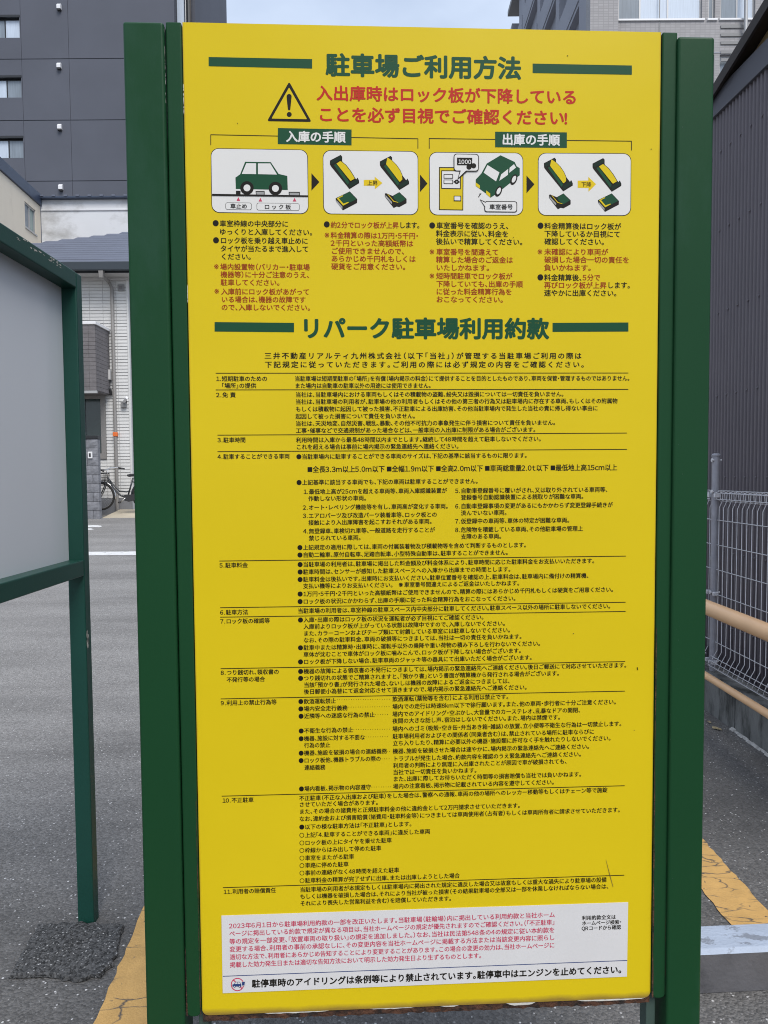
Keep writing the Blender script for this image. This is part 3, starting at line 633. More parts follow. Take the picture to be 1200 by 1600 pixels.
BK, BR, RD = G['print_black'], G['print_brown'], G['print_crimson']
cols = [('●', 332, 348.6, 341.8, BK), ('車室枠線の中央部分に', 343, 349.1, 450.3, BK), ('ゆっくりと入庫してください。', 342.6, 362, 488.5, BK), ('●', 332.6, 375.3, 342.2, BK), ('ロック板を乗り越え車止めに', 344, 375.6, 481, BK),
    ('タイヤが当たるまで進入して', 344, 388.3, 482, BK), ('ください。', 344.5, 400.8, 392.5, BK), ('※', 334, 416.4, 343.3, BR), ('場内設置物（バリカー・駐車場', 344, 416.8, 483.6, BR), ('機器等）に十分ご注意のうえ、', 344.5, 428.9, 483.6, BR),
    ('駐車してください。', 344.5, 441.2, 437.4, BR), ('※', 334.6, 455, 343.9, BR), ('入庫前にロック板があがって', 345.3, 455.5, 483.3, BR), ('いる場合は、機器の故障です', 345.5, 467.8, 477.4, BR), ('ので、入庫しないでください。', 345.5, 480.2, 485.1, BR),
    ('●', 505.7, 350.5, 515.2, BK), ('約2分でロック板が上昇', 516.6, 351.3, 622.5, BR), ('します。', 623.5, 351.8, 656, BK), ('※', 506.8, 367.2, 515.8, BR), ('料金精算の際は1万円・5千円・', 516.6, 367.5, 653.8, BR), ('2千円といった高額紙幣は', 516.8, 379.7, 645.2, BR),
    ('ご使用できませんので、', 517.2, 392, 632.2, BR), ('あらかじめ千円札もしくは', 517.2, 404, 649.2, BR), ('硬貨をご用意ください。', 517.4, 416.3, 634, BR),
    ('●', 670.5, 352.2, 680, BK), ('車室番号を確認のうえ、', 681.6, 352.2, 795, BK), ('料金表示に従い、料金を', 681.1, 364.8, 794.3, BK), ('後払いで精算してください。', 681.1, 377.2, 817, BK), ('※', 670.8, 393.3, 680, BR), ('車室番号を間違えて', 681.6, 393.5, 778.9, BR), ('精算した場合のご返金は', 681.2, 405.6, 801, BR),
    ('いたしかねます。', 681.2, 418, 765, BR), ('※', 670.8, 431, 680, BR), ('短時間駐車でロック板が', 681.5, 431.1, 800.2, BR), ('下降していても、出庫の手順', 681.5, 443.5, 816.5, BR), ('に従った料金精算行為を', 681.2, 455.6, 799.6, BR), ('おこなってください。', 681.2, 467.8, 786.5, BR),
    ('●', 839.8, 352.5, 849.3, BK), ('料金精算後はロック板が', 850.4, 353, 970, BK), ('下降しているか目視にて', 850.4, 365.2, 969, BK), ('確認してください。', 850.4, 377.3, 944.5, BK), ('※', 839.6, 393.2, 848.6, BR), ('未確認により車両が', 850.4, 393.3, 949.7, BR), ('破損した場合一切の責任を', 850.4, 405.5, 983, BR),
    ('負いかねます。', 850, 418, 924, BR), ('●', 839.5, 433.3, 849, BK), ('料金精算後、', 850, 433.6, 909.5, BK), ('5分で', 910.5, 433.6, 937.6, BR), ('再びロック板が上昇', 850, 445.5, 947.3, BR), ('します。', 948.5, 445.6, 985, BK), ('速やかに出庫ください。', 850, 457.7, 964, BK)]
for t_, a0, yy, a1, m_ in cols: put('text_line' if len(t_) > 1 else 'bullet', t_, a0, yy, a1, 11.1, m_, .011)
heavy('terms_title', 'リパーク駐車場利用約款', 468.5, 513, 856, 35.6, G['print_green'], .036)
shapes('title_bar', [('print_green', [(335.3, 503.2), (459.4, 504.4), (459.4, 519.1), (335.3, 518)], 0)])
shapes('title_bar', [('print_green', [(863.4, 504.4), (981.9, 503.8), (981.9, 518), (863.4, 518.5)], 0)])
put('intro_line', '三井不動産リアルティ九州株式会社（以下「当社」）が管理する当駐車場ご利用の際は', 412.9, 555.9, 908.2, 11.2, BK, .014)
put('intro_line', '下記規定に従っていただきます。ご利用の際には必ず規定の内容をご確認ください。', 413.5, 569.7, 913, 11.2, BK, .014)
for xa, ya, xb, yb in ((337, 583.1, 981.9, 582.8), (337, 609.2, 981.7, 608.4), (339.8, 679.9, 979.6, 676.6), (339.8, 705.7, 979.6, 702.1), (342.7, 876.6, 978, 868.9), (344, 949.5, 977.5, 941), (344, 964.3, 977.5, 955.4),
        (344.7, 1044.8, 976.9, 1033.7), (345, 1092, 976.3, 1079.9), (346.4, 1244, 976, 1227.7), (348.3, 1387, 975.4, 1367.5)):
    shapes('ruled_line', [('print_black', line((xa, ya), (xb, yb), 1.15), 0)])
heads = [('1.短期駐車のための', 337.4, 591.8, 417.5), ('「場所」の提供', 346, 602.6, 400), ('2.免 責', 337.8, 617.1, 368), ('3.駐車時間', 340, 687.6, 383.4), ('4.駐車することができる車両', 340, 713.6, 452.3), ('5.駐車料金', 343, 883.4, 386.8), ('6.駐車方法', 344, 957, 387.4),
    ('7.ロック板の確認等', 344.4, 970.9, 421.2), ('8.つり銭切れ、領収書の', 345, 1051.2, 435.8), ('不発行等の場合', 353.9, 1062.2, 413.7), ('9.利用上の禁止行為等', 345.1, 1098.6, 432), ('10.不正駐車', 347.2, 1250.9, 396), ('11.利用者の賠償責任', 349, 1393.6, 431)]
for t_, a0, yy, a1 in heads: put('section_heading', t_, a0, yy, a1, 9.2, BK, .0125)
body = [('当駐車場は短期間駐車の「場所」を有償（場内掲示の料金）にて提供することを目的としたものであり、車両を保管・管理するものではありません。', 460.5, 591.6, 984),
('また場内は自動車の駐車以外の用途には使用できません。', 460.7, 602.7, 673.5),
('当社は、当駐車場内における車両もしくはその積載物の盗難、紛失又は毀損については一切責任を負いません。', 461.7, 616.6, 881),
('当社は、当駐車場の利用者が、駐車場の他の利用者もしくはその他の第三者の行為又は駐車場内に存在する車両、もしくはその附属物', 461.7, 627.7, 964.6),
('もしくは積載物に起因して被った損害、不正駐車による出庫妨害、その他当駐車場内で発生した当社の責に帰し得ない事由に', 461.7, 639.2, 934),
('起因して被った損害について責任を負いません。', 461.7, 650.6, 649),
('当社は、天災地変、自然災害、戦乱、暴動、その他不可抗力の事象発生に伴う損害について責任を負いません。', 461.8, 661.8, 868),
('工事・催事などで交通規制があった場合などは、一般車両の入出庫に制限がある場合がございます。', 462, 672.8, 837),
('利用時間は入庫から最長48時間以内までとします。継続して48時間を超えて駐車しないでください。', 462.5, 687.5, 845.5),
('これを超える場合は事前に場内掲示の緊急連絡先へ連絡ください。', 462.5, 698.4, 717),
('●当駐車場内に駐車することができる車両のサイズは、下記の基準に該当するものに限ります。', 462.8, 713.6, 823.5),
('●上記基準に該当する車両でも、下記の車両は駐車することができません。', 463.1, 753.9, 747),
('1.最低地上高が25cmを超える車両等、車両入庫認識装置が', 474, 768.3, 698), ('作動しない形状の車両。', 481.5, 779, 572.6), ('2.オート・レベリング機能等を有し、車両高が変化する車両。', 473.3, 793, 700.3),
('3.エアロパーツ及び改造パーツ装着車等、ロック板との', 473.3, 805.9, 682.6), ('接触により入出庫障害を起こすおそれがある車両。', 481.8, 816.6, 675), ('4.無登録車、車検切れ車等、一般道路を走行することが', 473.8, 830, 679.3), ('禁じられている車両。', 482.4, 840.9, 564),
('5.自動車登録番号に覆いがされ、又は取り外されている車両等、', 711.4, 766.8, 949.6), ('登録番号自動認識装置による読取りが困難な車両。', 720.1, 777.2, 912), ('6.自動車登録事項の変更があるにもかかわらず変更登録手続きが', 711.4, 791, 957.1), ('済んでいない車両。', 720.1, 801.5, 792),
('7.仮登録中の車両等、車体の特定が困難な車両。', 711.4, 814.4, 890), ('8.危険物を積載している車両、その他駐車場の管理上', 711.4, 827.9, 910.6), ('支障のある車両。', 720.1, 838.4, 783.8),
('●上記規定の適用に際しては、車両の付属装着物及び積載物等を含めて判断するものとします。', 464.5, 855.6, 822.5),
('●自動二輪車、原付自転車、足踏自転車、小型特殊自動車は、駐車することができません。', 464.5, 867.2, 794),
('●当駐車場の利用者は、駐車場に掲出した料金額及び料金体系により、駐車時間に応じた駐車料金をお支払いいただきます。', 464.8, 882.1, 929),
('●駐車時間は、センサーが感知した駐車スペースへの入庫から出庫までの時間とします。', 464.8, 893.7, 798),
('●駐車料金は後払いです。出庫時にお支払いください。駐車位置番号を確認の上、駐車料金は、駐車場内に備付けの精算機、', 464.8, 905.5, 920),
('支払い機等によりお支払いください。　※車室番号間違えによるご返金はいたしかねます。', 473.5, 915.8, 811.8),
('●1万円・5千円・2千円といった高額紙幣はご使用できませんので、精算の際にはあらかじめ千円札もしくは硬貨をご用意ください。', 464.8, 928.2, 958.5),
('●ロック板の状況にかかわらず、出庫の手順に従った料金精算行為をおこなってください。', 464.8, 940, 806),
('当駐車場の利用者は、車室枠線の駐車スペース内中央部分に駐車してください。駐車スペース以外の場所に駐車しないでください。', 465.2, 954.6, 954),
('●入庫・出庫の際はロック板の状況を運転者が必ず目視にてご確認ください。', 465.4, 968.8, 756), ('入庫前よりロック板が上がっている状態は故障中ですので、入庫しないでください。', 474, 979.2, 789.5),
('また、カラーコーンおよびテープ類にて封鎖している車室には駐車しないでください。', 474, 989.8, 797.4), ('なお、その際の駐車料金、車両の破損等につきましては、当社は一切の責任を負いかねます。', 474, 1000.4, 815.4),
('●駐車中または精算時・出庫時に、運転手以外の乗降や重い荷物の積み下ろしを行わないでください。', 465.4, 1012.2, 844.5), ('車体が沈むことで車体がロック板に噛みこんで、ロック板が下降しない場合がございます。', 474, 1022.8, 814.5),
('●ロック板が下降しない場合、駐車車両のジャッキ等の器具にて出庫いただく場合がございます。', 465.4, 1034.2, 831.3),
('●機器の故障による領収書の不発行につきましては、場内掲示の緊急連絡先へご連絡ください。後日ご郵送にて対応させていただきます。', 465.6, 1049.2, 979),
('●つり銭切れの状態でご精算されますと、「預かり書」という書面が精算機から発行される場合がございます。', 465.6, 1060, 874), ('当該「預かり書」が発行された場合、ないしは機器の故障によるご返金につきましては、', 474.6, 1070.4, 797),
('後日郵便小為替にて返金対応させて頂きますので、場内掲示の緊急連絡先へご連絡ください。', 474.6, 1080.9, 823.5),
('●飲酒運転禁止', 466, 1096.2, 524.6), ('飲酒運転（薬物等を含む）による利用は禁止です。', 613, 1092.3, 794.8), ('●場内安全走行義務', 466, 1107.7, 542.7), ('場内での走行は時速8km以下で徐行願います。また、他の車両・歩行者に十分ご注意ください。', 613, 1104.2, 962.8),
('●近隣等への迷惑な行為の禁止', 466.3, 1119.2, 585.2), ('場内でのアイドリング・空ぶかし、大音量でのカーステレオ、乱暴なドアの開閉、', 613, 1115.9, 907), ('夜間の大きな話し声、宿泊はしないでください。また、場内は禁煙です。', 613, 1126.5, 875.6),
('●不衛生な行為の禁止', 466.5, 1142.2, 551.5), ('場内へのゴミ（吸殻・空き缶・弁当あき箱・雑誌）の放置、立小便等不衛生な行為は一切禁止します。', 613, 1139, 971.3), ('●機器、施設に対する不要な', 466.5, 1154.3, 570), ('駐車場利用者およびその関係者（同乗者含む）は、禁止されている場所に駐車ならびに', 613.3, 1150.6, 928.3),
('行為の禁止', 475, 1164.8, 515.8), ('立ち入りしたり、精算に必要以外の機器・施設類に許可なく手を触れたりしないでください。', 613.5, 1161.4, 954.5), ('●機器、施設を破損の場合の連絡義務', 466.5, 1176.9, 604.2), ('機器、施設を破損させた場合は速やかに、場内掲示の緊急連絡先へご連絡ください。', 613.5, 1173.8, 921),
('●ロック板他、機器トラブルの際の', 466.5, 1188.5, 595), ('トラブルが発生した場合、約款内容を確認のうえ緊急連絡先へご連絡ください。', 614, 1185.6, 908.3), ('連絡義務', 475.6, 1199.5, 508), ('利用者の判断により無理に入出庫されたことが原因で車が破損されても、', 614, 1196.4, 886),
('当社では一切責任を負いかねます。', 614, 1206.8, 745), ('また、出庫に際してお待ちいただく時間等の損害賠償も当社では負いかねます。', 614, 1217.3, 908.6), ('●場内看板、掲示物の内容遵守', 467, 1232.7, 579.3), ('場内の注意看板、掲示物に記載されている内容を遵守してください。', 614, 1228.7, 866),
('不正駐車（不正な入出庫および駐車）をした場合は、警察への通報、車両の他の場所へのレッカー移動等もしくはチェーン等で施錠', 467.2, 1247.4, 948.7), ('させていただく場合があります。', 467.3, 1257.3, 591), ('また、その場合の諸費用と正規駐車料金の他に違約金として2万円請求させていただきます。', 467.5, 1268.2, 812.8),
('なお、違約金および損害賠償（諸費用・駐車料金等）につきましては車両使用者（占有者）もしくは車両所有者に請求させていただきます。', 467.5, 1279.7, 968.8), ('●以下の様な駐車方法は「不正駐車」とします。', 467.4, 1292.4, 643.5), ('○上記「4.駐車することができる車両」に違反した車両', 467.6, 1305.2, 671.8),
('○ロック板の上にタイヤを乗せた駐車', 467.7, 1317.2, 611.9), ('○枠線からはみ出して停めた駐車', 467.7, 1329, 595.4), ('○車室をまたがる駐車', 467.8, 1340.9, 553), ('○車路に停めた駐車', 467.8, 1352.6, 544.4), ('○事前の連絡がなく48時間を超えた駐車', 467.8, 1364.3, 623.5), ('○駐車料金の精算が完了せずに出庫、または出庫しようとした場合', 468, 1376.2, 718),
('当駐車場の利用者が本規定もしくは駐車場内に掲出された規定に違反した場合又は故意もしくは重大な過失により駐車場の設備', 468.5, 1390.3, 947.5), ('もしくは機器を破損した場合は、それにより当社が被った損害（その結果駐車場の全部又は一部を休業しなければならない場合は、', 468.6, 1401, 951), ('それにより喪失した営業利益を含む）を賠償していただきます。', 468.8, 1411.8, 705.5)]
for t_, a0, yy, a1 in body: put('text_line', t_, a0, yy, a1, 9.25, BK, .0125, 2)
put('size_limits_line', '■全長3.3m以上5.0m以下 ■全幅1.9m以下 ■全高2.0m以下 ■車両総重量2.0t以下 ■最低地上高15cm以上', 480.4, 733.5, 964, 11.4, BK, .012)
for xa, xb, yy in ((527, 609, 1093.4), (545, 609, 1104.9), (587, 609, 1116.6), (553, 609, 1139.9), (572, 609, 1151.4), (605, 611, 1174), (597, 611, 1185.6), (581, 611, 1229.8)):
    x = xa; l = []
    while x < xb: l.append(('print_black', circ(.55, 6, x, yy - (x - xa) * .012), 0)); x += 3.7
    tag(shapes('dot_leader', l), kind='stuff')
# scratches and specks on the panel
l = [('scratch', [(946.6, 1343), (947.0, 1342.9), (954.2, 1370), (958.4, 1386), (957.8, 1386.2), (952.6, 1368)], 1), ('print_black', [(995, 1043), (996.4, 1042.5), (996.8, 1047), (995.8, 1047)], 1),
     ('print_black', circ(.9, 6, 1017.5, 233), 1), ('print_black', circ(.8, 6, 887, 87), 1), ('print_black', circ(.8, 5, 371, 192.5), 1), ('rust', circ(.8, 5, 896, 990), 1), ('rust', circ(.7, 5, 802, 371), 1), ('rust', circ(.7, 5, 991, 1141), 1), ('rust', circ(.8, 5, 560, 650), 1)]
for q in l: shapes('scratch_mark', [q], layer=2)

# white notice sticker
def stick(c, k, ly): return (k, c, ly)
w = -.0012
q = [S(346, 1431, w), S(981.6, 1410, w), S(979.6, 1526, w), S(348, 1552, w)]
notice = B().prism([(u, w, z) for u, z in q], (0, .001, 0)).build('notice_sticker', G['sticker'], sign, world=False)
NL = 4.2
def pn(*a_, **k): return put(*a_, layer=NL, parent=notice, **k)
crims = [('2023年6月1日から駐車場利用約款の一部を改正いたします。当駐車場（駐輪場）内に掲出している利用約款と当社ホーム', 357.9, 1447, 866.7), ('ページに掲出している約款で規定が異なる項目は、当社ホームページの規定が優先されますのでご確認ください。（「不正駐車」', 358, 1459, 866.7),
    ('等の規定を一部変更、「放置車両の取り扱い」の規定を追加しました。）なお、当社は民法第548条の4の規定に従い本約款を', 358.2, 1471.3, 866.4), ('変更する場合、利用者の事前の承認なしに、その変更内容を当社ホームページに掲載する方法または当該変更内容に照らし', 358.4, 1483.4, 866.4),
    ('適切な方法で、利用者にあらかじめ告知することにより変更することがあります。この場合の変更の効力は、当社ホームページに', 358.8, 1495.6, 866.4), ('掲載した効力発生日または適切な告知方法において明示した効力発生日より生ずるものとします。', 359, 1507.8, 752.5)]
for t_, a0, yy, a1 in crims: pn('text_line', t_, a0, yy, a1, 10.2, RD, off=.009, res=2)
for t_, a0, yy, a1 in (('利用約款全文は', 909.3, 1434.5, 962), ('ホームページ検索・', 909.3, 1442.7, 971), ('QRコードから確認', 909, 1450.8, 969.8)): pn('text_line', t_, a0, yy, a1, 8, BK, off=.016, res=2)
put('notice_headline', '駐停車時のアイドリングは条例等により禁止されています。駐停車中はエンジンを止めてください。', 393.3, 1537.2, 971.5, 14.2, BK, off=.03, res=2, layer=NL, parent=notice)
shapes('notice_rule', [('print_navy', line((348.1, 1525.5), (980, 1500.7), 1.1), 0)], parent=notice, layer=NL)
def Z5(x, y): return (340 + x / 15, 1500 + y / 15)
l = [('print_crimson', [Z5(*p) for p in circ(155, 36, 465, 575)], 0), ('sticker', [Z5(*p) for p in circ(133, 32, 465, 575)], 1), ('print_crimson', P(Z5, (360, 475), (378, 458), (572, 652), (556, 672)), 2),
     ('print_navy', P(Z5, (345, 620), (348, 575), (385, 565), (415, 512), (520, 512), (553, 570), (556, 625)), 3), ('sticker', P(Z5, (400, 562), (425, 522), (466, 522), (466, 562)), 4), ('sticker', P(Z5, (480, 562), (480, 522), (512, 522), (535, 562)), 4),
     ('print_navy', [Z5(*p) for p in circ(26, 14, 398, 622)], 4), ('sticker', [Z5(*p) for p in circ(12, 10, 398, 622)], 5), ('print_navy', [Z5(*p) for p in circ(26, 14, 514, 620)], 4), ('sticker', [Z5(*p) for p in circ(12, 10, 514, 620)], 5),
     ('sticker', P(Z5, (560, 515), (632, 500), (645, 600), (570, 612)), 4), ('print_navy', P(Z5, (570, 520), (640, 508), (628, 596), (574, 600)), 5)]
shapes('no_idling_symbol', l, parent=notice, layer=NL)

# flaked paint along the left post's inner edge
def flakes(parent, spots, m, world=False):
    b = B()
    for (c, ax, ay, lx, ly) in spots:
        k = random.randint(7, 10); pts = []
        for i in range(k):
            a_ = 2 * math.pi * i / k; rr = random.uniform(.55, 1)
            pts.append(Vector(c) + Vector(ax) * lx * rr * math.cos(a_) + Vector(ay) * ly * rr * math.sin(a_))
        b.face(pts)
    return b.build('paint_chips', m, parent, world=world)
sp = []
for i in range(46):
    yy = random.choice([random.uniform(48, 110), random.uniform(95, 165), random.uniform(60, 168)])
    z = S(257, yy)[1]; sp.append(((LP1 - .0007, -.0122 + .0042, z), (.6, .8, 0), (0, 0, 1), random.uniform(.0007, .0022), random.uniform(.003, .010)))
flakes(sign, sp, G['chip'])
sp = [((-.4503, -.0006, S(300, yy)[1]), (1, 0, 0), (0, 0, 1), .0007, random.uniform(.002, .008)) for yy in (135, 140, 148, 158, 168, 175, 450, 456, 463, 470)]
flakes(sign, sp, G['chip'])
sp = [((random.uniform(RP0, RP0 + .02), -.01225, random.uniform(.5, 2.2)), (1, 0, 0), (0, 0, 1), random.uniform(.0003, .0008), random.uniform(.0004, .0011)) for i in range(14)]
flakes(sign, sp, G['grey_green'])

# rust creeping out of the seams between face, side rails and posts
def rust_run(ua, za, zb, wmin, wmax, w):
    k = int((zb - za) / .012); lf = []; rg = []
    env = [random.random() for _ in range(k // 4 + 3)]
    for i in range(k + 1):
        z = za + (zb - za) * i / k; e = env[i // 4] * (1 - (i % 4) / 4) + env[i // 4 + 1] * (i % 4) / 4
        e *= 1 - .55 * i / k
        ww = wmin + (wmax - wmin) * e; lf.append((ua - ww * .3, w, z)); rg.append((ua + ww, w, z))
    b = B(); b.face(lf[::-1] + rg) if False else b.face(rg[::-1][::-1] + lf[::-1]); return b.build('rust_streak', G['rust'], sign, world=False)
rust_run(.4518, S(1018, 1556)[1], S(1022, 980)[1], .0004, .0032, -.0043)
rust_run(-.4532, S(316, 1583)[1], S(310, 1250)[1], .0003, .0018, -.0043)
rust_run(u_at(1048.5) - .002, S(1040, 1557)[1], S(1044, 1330)[1], .0005, .004, -.0044)
rust_run(u_at(275.4) + .0005, S(292, 1585)[1], S(290, 1480)[1], .0003, .0022, -.0044)

# ------------------------------------------------------------------ green frame with pale board, left
fx0, fx1 = -1.038, -.984; fy0, fy1 = 2.40, 2.445; fn = 1.05
ztop = atx(114, 422, fx1).z; zb1 = atx(108, 881.5, fx1).z; zb0 = zb1 - .052
fr = thing('blank_sign_frame', 'dark green steel frame holding a blank pale grey board, left edge of view', 'sign frame', ((fx0 + fx1) / 2, (fn + fy1) / 2, 0))
B().box(fx0, fx1, fy0, fy1, -.05, ztop).build('post', G['green_dk'], fr, bevel=.004)
B().box(fx0, fx1, fn - .045, fn, -.05, ztop).build('post', G['green_dk'], fr, bevel=.004)
B().box(fx0, fx1, fn + .001, fy0 - .001, ztop - .05, ztop).build('top_rail', G['green_dk'], fr, bevel=.003)
B().box(fx0, fx1, fn + .001, fy0 - .001, zb0, zb1).build('bottom_rail', G['green_dk'], fr, bevel=.003)
B().box(fx0 - .004, fx0 + .006, fn + .002, fy0 - .002, zb1 - .002, ztop - .048).build('blank_board', G['board'], fr)
sp = []
for i in range(22):
    yy = random.uniform(2.02, 2.3); sp.append(((fx1 + .0004, yy, ztop - .004 - random.uniform(0, .014)), (0, 1, 0), (0, 0, 1), random.uniform(.003, .012), random.uniform(.0008, .003)))
p = atx(117, 1008, fx1)
for i in range(7): sp.append(((fx1 + .0004, fy0 + random.uniform(.004, .02), p.z + random.uniform(-.03, .03)), (0, 1, 0), (0, 0, 1), random.uniform(.003, .006), random.uniform(.006, .018)))
flakes(fr, sp, G['chip'], world=True)

# ------------------------------------------------------------------ concrete block, right
a, b_ = gpt(1100, 1553), gpt(1200, 1548); yaw = math.atan2(b_.y - a.y, b_.x - a.x)
blk = B()
def rot(px, py): c_, s_ = math.cos(yaw), math.sin(yaw); return (a.x + px * c_ - py * s_, a.y + px * s_ + py * c_)
hgt = .125
prof = [(0, 0), (.004, hgt - .012), (.014, hgt), (.118, hgt), (.128, hgt - .012), (.132, 0)]
pts = [Vector((*rot(-.05, y), z)) for y, z in prof]; blk.prism(pts, (math.cos(yaw) * .72, math.sin(yaw) * .72, 0))
o = blk.build('concrete_block', [mat('block_side', (.105, .103, .11), .85, var=.12, vscale=12, bump=.25, bscale=70, dirt=(.06, .06, .065), dscale=8, dlo=.55, dhi=.7), G['blockpaint']], None, bevel=.003)
for p_ in o.data.polygons:
    if p_.normal.z > .6: p_.material_index = 1
tag(o, 'low concrete block with worn pale blue top on the asphalt beside the right post', 'block')

# ------------------------------------------------------------------ low wall, mesh fence, pipe rail on the right
WX = 2.03
wall = thing('kerb_wall', 'low stained concrete wall with vertical joints under the mesh fence', 'wall', (WX + .07, 4, 0))
jy = gpt(1140, 1142).y
zw = .25
for k in range(-1, 4):
    y0_ = jy + (k - 1) * 1.5; B().box(WX, WX + .13, y0_ + .006, y0_ + 1.494, -.05, zw).build('wall_segment', G['conc'], wall, bevel=.004)
B().box(WX + .01, WX + .12, jy - 3, jy + 4.5, -.04, zw - .01).build('wall_core', G['conc'], wall)
b = B(); yy = 1.4
while yy < jy:
    h = random.uniform(.008, .016); wdt = random.uniform(.008, .02)
    b.prism([(WX + .001, yy, 0), (WX - wdt, yy, .001), (WX - wdt * .6, yy, h * .5), (WX + .001, yy, h)], (0, .05, 0)); yy += .049
b.build('mortar_joint', G['mortar'], wall)

FX = WX + .05; PY = FX * FOC / (1118.5 - 600) + .0
fence = thing('mesh_fence', 'silver welded mesh fence with round grey posts on the low concrete wall', 'fence', (FX, PY, zw))
ppost = at(1120, 708, PY).z
def fpost(y):
    b = B(); b.tube([(FX, y, zw - .02), (FX, y, ppost - .02)], .024, 16)
    o = b.build('post', G['galv'], fence, smooth=True)
    c = B(); c.tube([(FX, y, ppost - .022), (FX, y, ppost - .012), (FX, y, ppost - .004), (FX, y, ppost)], [.027, .028, .022, .008], 16); c.build('post_cap', G['galv'], o, smooth=True)
    c = B(); zc = at(1116, 872, PY).z; c.tube([(FX, y, zc - .012), (FX, y, zc + .012)], .0258, 16); c.build('sleeve_joint', G['galv'], o, smooth=True)
    for z in (1.385, 1.58, .75, .31):
        c = B(); c.tube([(FX - .03, y - .01, z), (FX + .03, y - .01, z)], .006, 8); c.tube([(FX - .034, y - .01, z), (FX - .026, y - .01, z)], .011, 8); c.build('bolt', G['wire'], o, smooth=True)
    return o
fpost(PY); fpost(PY - 2.0); fpost(PY + 2.0)
ZTOPF = 1.388; ZB = .275
hz = [1.207, 1.052, .897, .742, .59, .44]
vpath = [(0, ZB), (-.045, ZB + .02), (-.025, ZB + .07), (0.0, ZB + .115), (0, 1.285), (.018, 1.325), (.02, ZTOPF - .012), (0, ZTOPF), (-.022, ZTOPF - .01), (-.02, 1.342), (.012, 1.322)]
wireme = None; pitch = .0585
for (ya, yb) in ((PY - 1.965, PY - .035), (PY + .035, PY + 1.965)):
    k = 0; y = yb - .018
    while y > ya + .01:
        if wireme is None:
            b = B(); b.tube([(x_, 0, z_) for x_, z_ in vpath], .0024, 5); wo = b.build('vertical_wire', G['wire'], None, smooth='all'); wireme = wo.data; wo.parent = fence
        else:
            wo = bpy.data.objects.new('vertical_wire', wireme); COL.objects.link(wo); wo.parent = fence
        wo.location = (0, y - PY, -zw)
        y -= pitch
    for z in hz: b = B(); b.tube([(FX - .004, ya, z), (FX - .004, yb, z)], .0028, 6); b.build('horizontal_wire', G['wire'], fence, smooth='all')
    for (x_, z) in ((-.025, ZTOPF - .012), (.023, ZTOPF - .012), (0, ZTOPF + .003), (-.022, 1.338), (.02, 1.325), (-.047, ZB + .02), (-.03, ZB + .077), (0, ZB - .002), (-.04, ZB + .05)):
        b = B(); b.tube([(FX + x_, ya, z), (FX + x_, yb, z)], .0026, 6); b.build('horizontal_wire', G['wire'], fence, smooth='all')
    for ye, s_ in ((yb, -1), (ya, 1)):
        for z in (1.36, .745, .31):
            B().box(FX - .03, FX + .004, min(ye, ye + s_ * .02), max(ye, ye + s_ * .02), z - .013, z + .013).build('clamp', G['wire'], fence, bevel=.004)

RX = 1.862
rail = thing('pipe_barrier', 'beige painted pipe barrier with a thick upper and a thin lower bar before the fence', 'barrier', (RX, 3.6, 0))
zu = atx(1107, 950, RX).z; zlw = atx(1107, 1058, RX).z
b = B(); b.tube([(RX, 1.95, zu), (RX, 5.1, zu)], .043, 24); 
pth = [(RX, 1.95, zu)] + [(RX, 1.95 - .13 * math.sin(t_), zu - .13 + .13 * math.cos(t_)) for t_ in [math.pi / 2 * k / 6 for k in range(1, 7)]] + [(RX, 1.82, -.05)]
b = B(); b.tube([(RX, 1.82, -.05)] + pth[::-1][1:] + [(RX, 5.1, zu)] + [(RX, 5.1 + .13 * math.sin(t_), zu - .13 + .13 * math.cos(t_)) for t_ in [math.pi / 2 * k / 6 for k in range(1, 7)]] + [(RX, 5.23, -.05)], .043, 24)
b.build('hoop_pipe', G['beige_pipe'], rail, smooth=True)
b = B(); b.tube([(RX, 1.83, zlw), (RX, 5.22, zlw)], .0205, 18); b.build('lower_bar', G['beige_pipe'], rail, smooth=True)

# ------------------------------------------------------------------ corrugated building, right
cb = thing('corrugated_building', 'dark grey corrugated steel building behind the mesh fence', 'building', (2.7, 5, 0))
def wx(y): return 2.45 - .052 * (y - 5.42)
zband0 = at(1120, 175, 5.42).z; zband1 = at(1120, 138, 5.42).z
pw = .0440; amp = .008
y = 1.2; sheet = 0
while y < 9.2:
    b = B(); y1_ = y + pw * 16; rows = []
    for z in (-.02, zband0 + .03):
        r_ = []
        for k in range(16 * 8 + 1):
            yy = y + pw * k / 8; ph = (k % 8) / 8
            tri_ = (0, .15, .85, 1, 1, .85, .15, 0)[k % 8]
            r_.append((wx(yy) + amp * (1 - 2 * tri_) - .0012 * (sheet % 2), yy, z))
        rows.append(r_)
    base = len(b.v); b.v += rows[0] + rows[1]; m_ = len(rows[0])
    for k in range(m_ - 1): b.f.append((k + 1, k, m_ + k, m_ + k + 1)); b.mi.append(0)
    b.build('corrugated_sheet', G['corr'], cb); y = y1_; sheet += 1
yA, yB_ = 1.2, y
b = B()
b.prism([(wx(yA) - .028, yA, zband0), (wx(yA) + .02, yA, zband0), (wx(yA) + .02, yA, zband1), (wx(yA) - .028, yA, zband1)], (wx(yB_) - wx(yA), yB_ - yA, 0))
b.build('fascia_band', G['fascia'], cb, bevel=.003)
b = B(); b.prism([(wx(yA) + .012, yA, -.02), (4.6, yA, -.02), (4.6, yA, zband1 - .02), (wx(yA) + .012, yA, zband1 - .02)], (wx(yB_) - wx(yA), yB_ - yA, 0)); b.build('wall_core', G['fascia'], cb)
b = B()
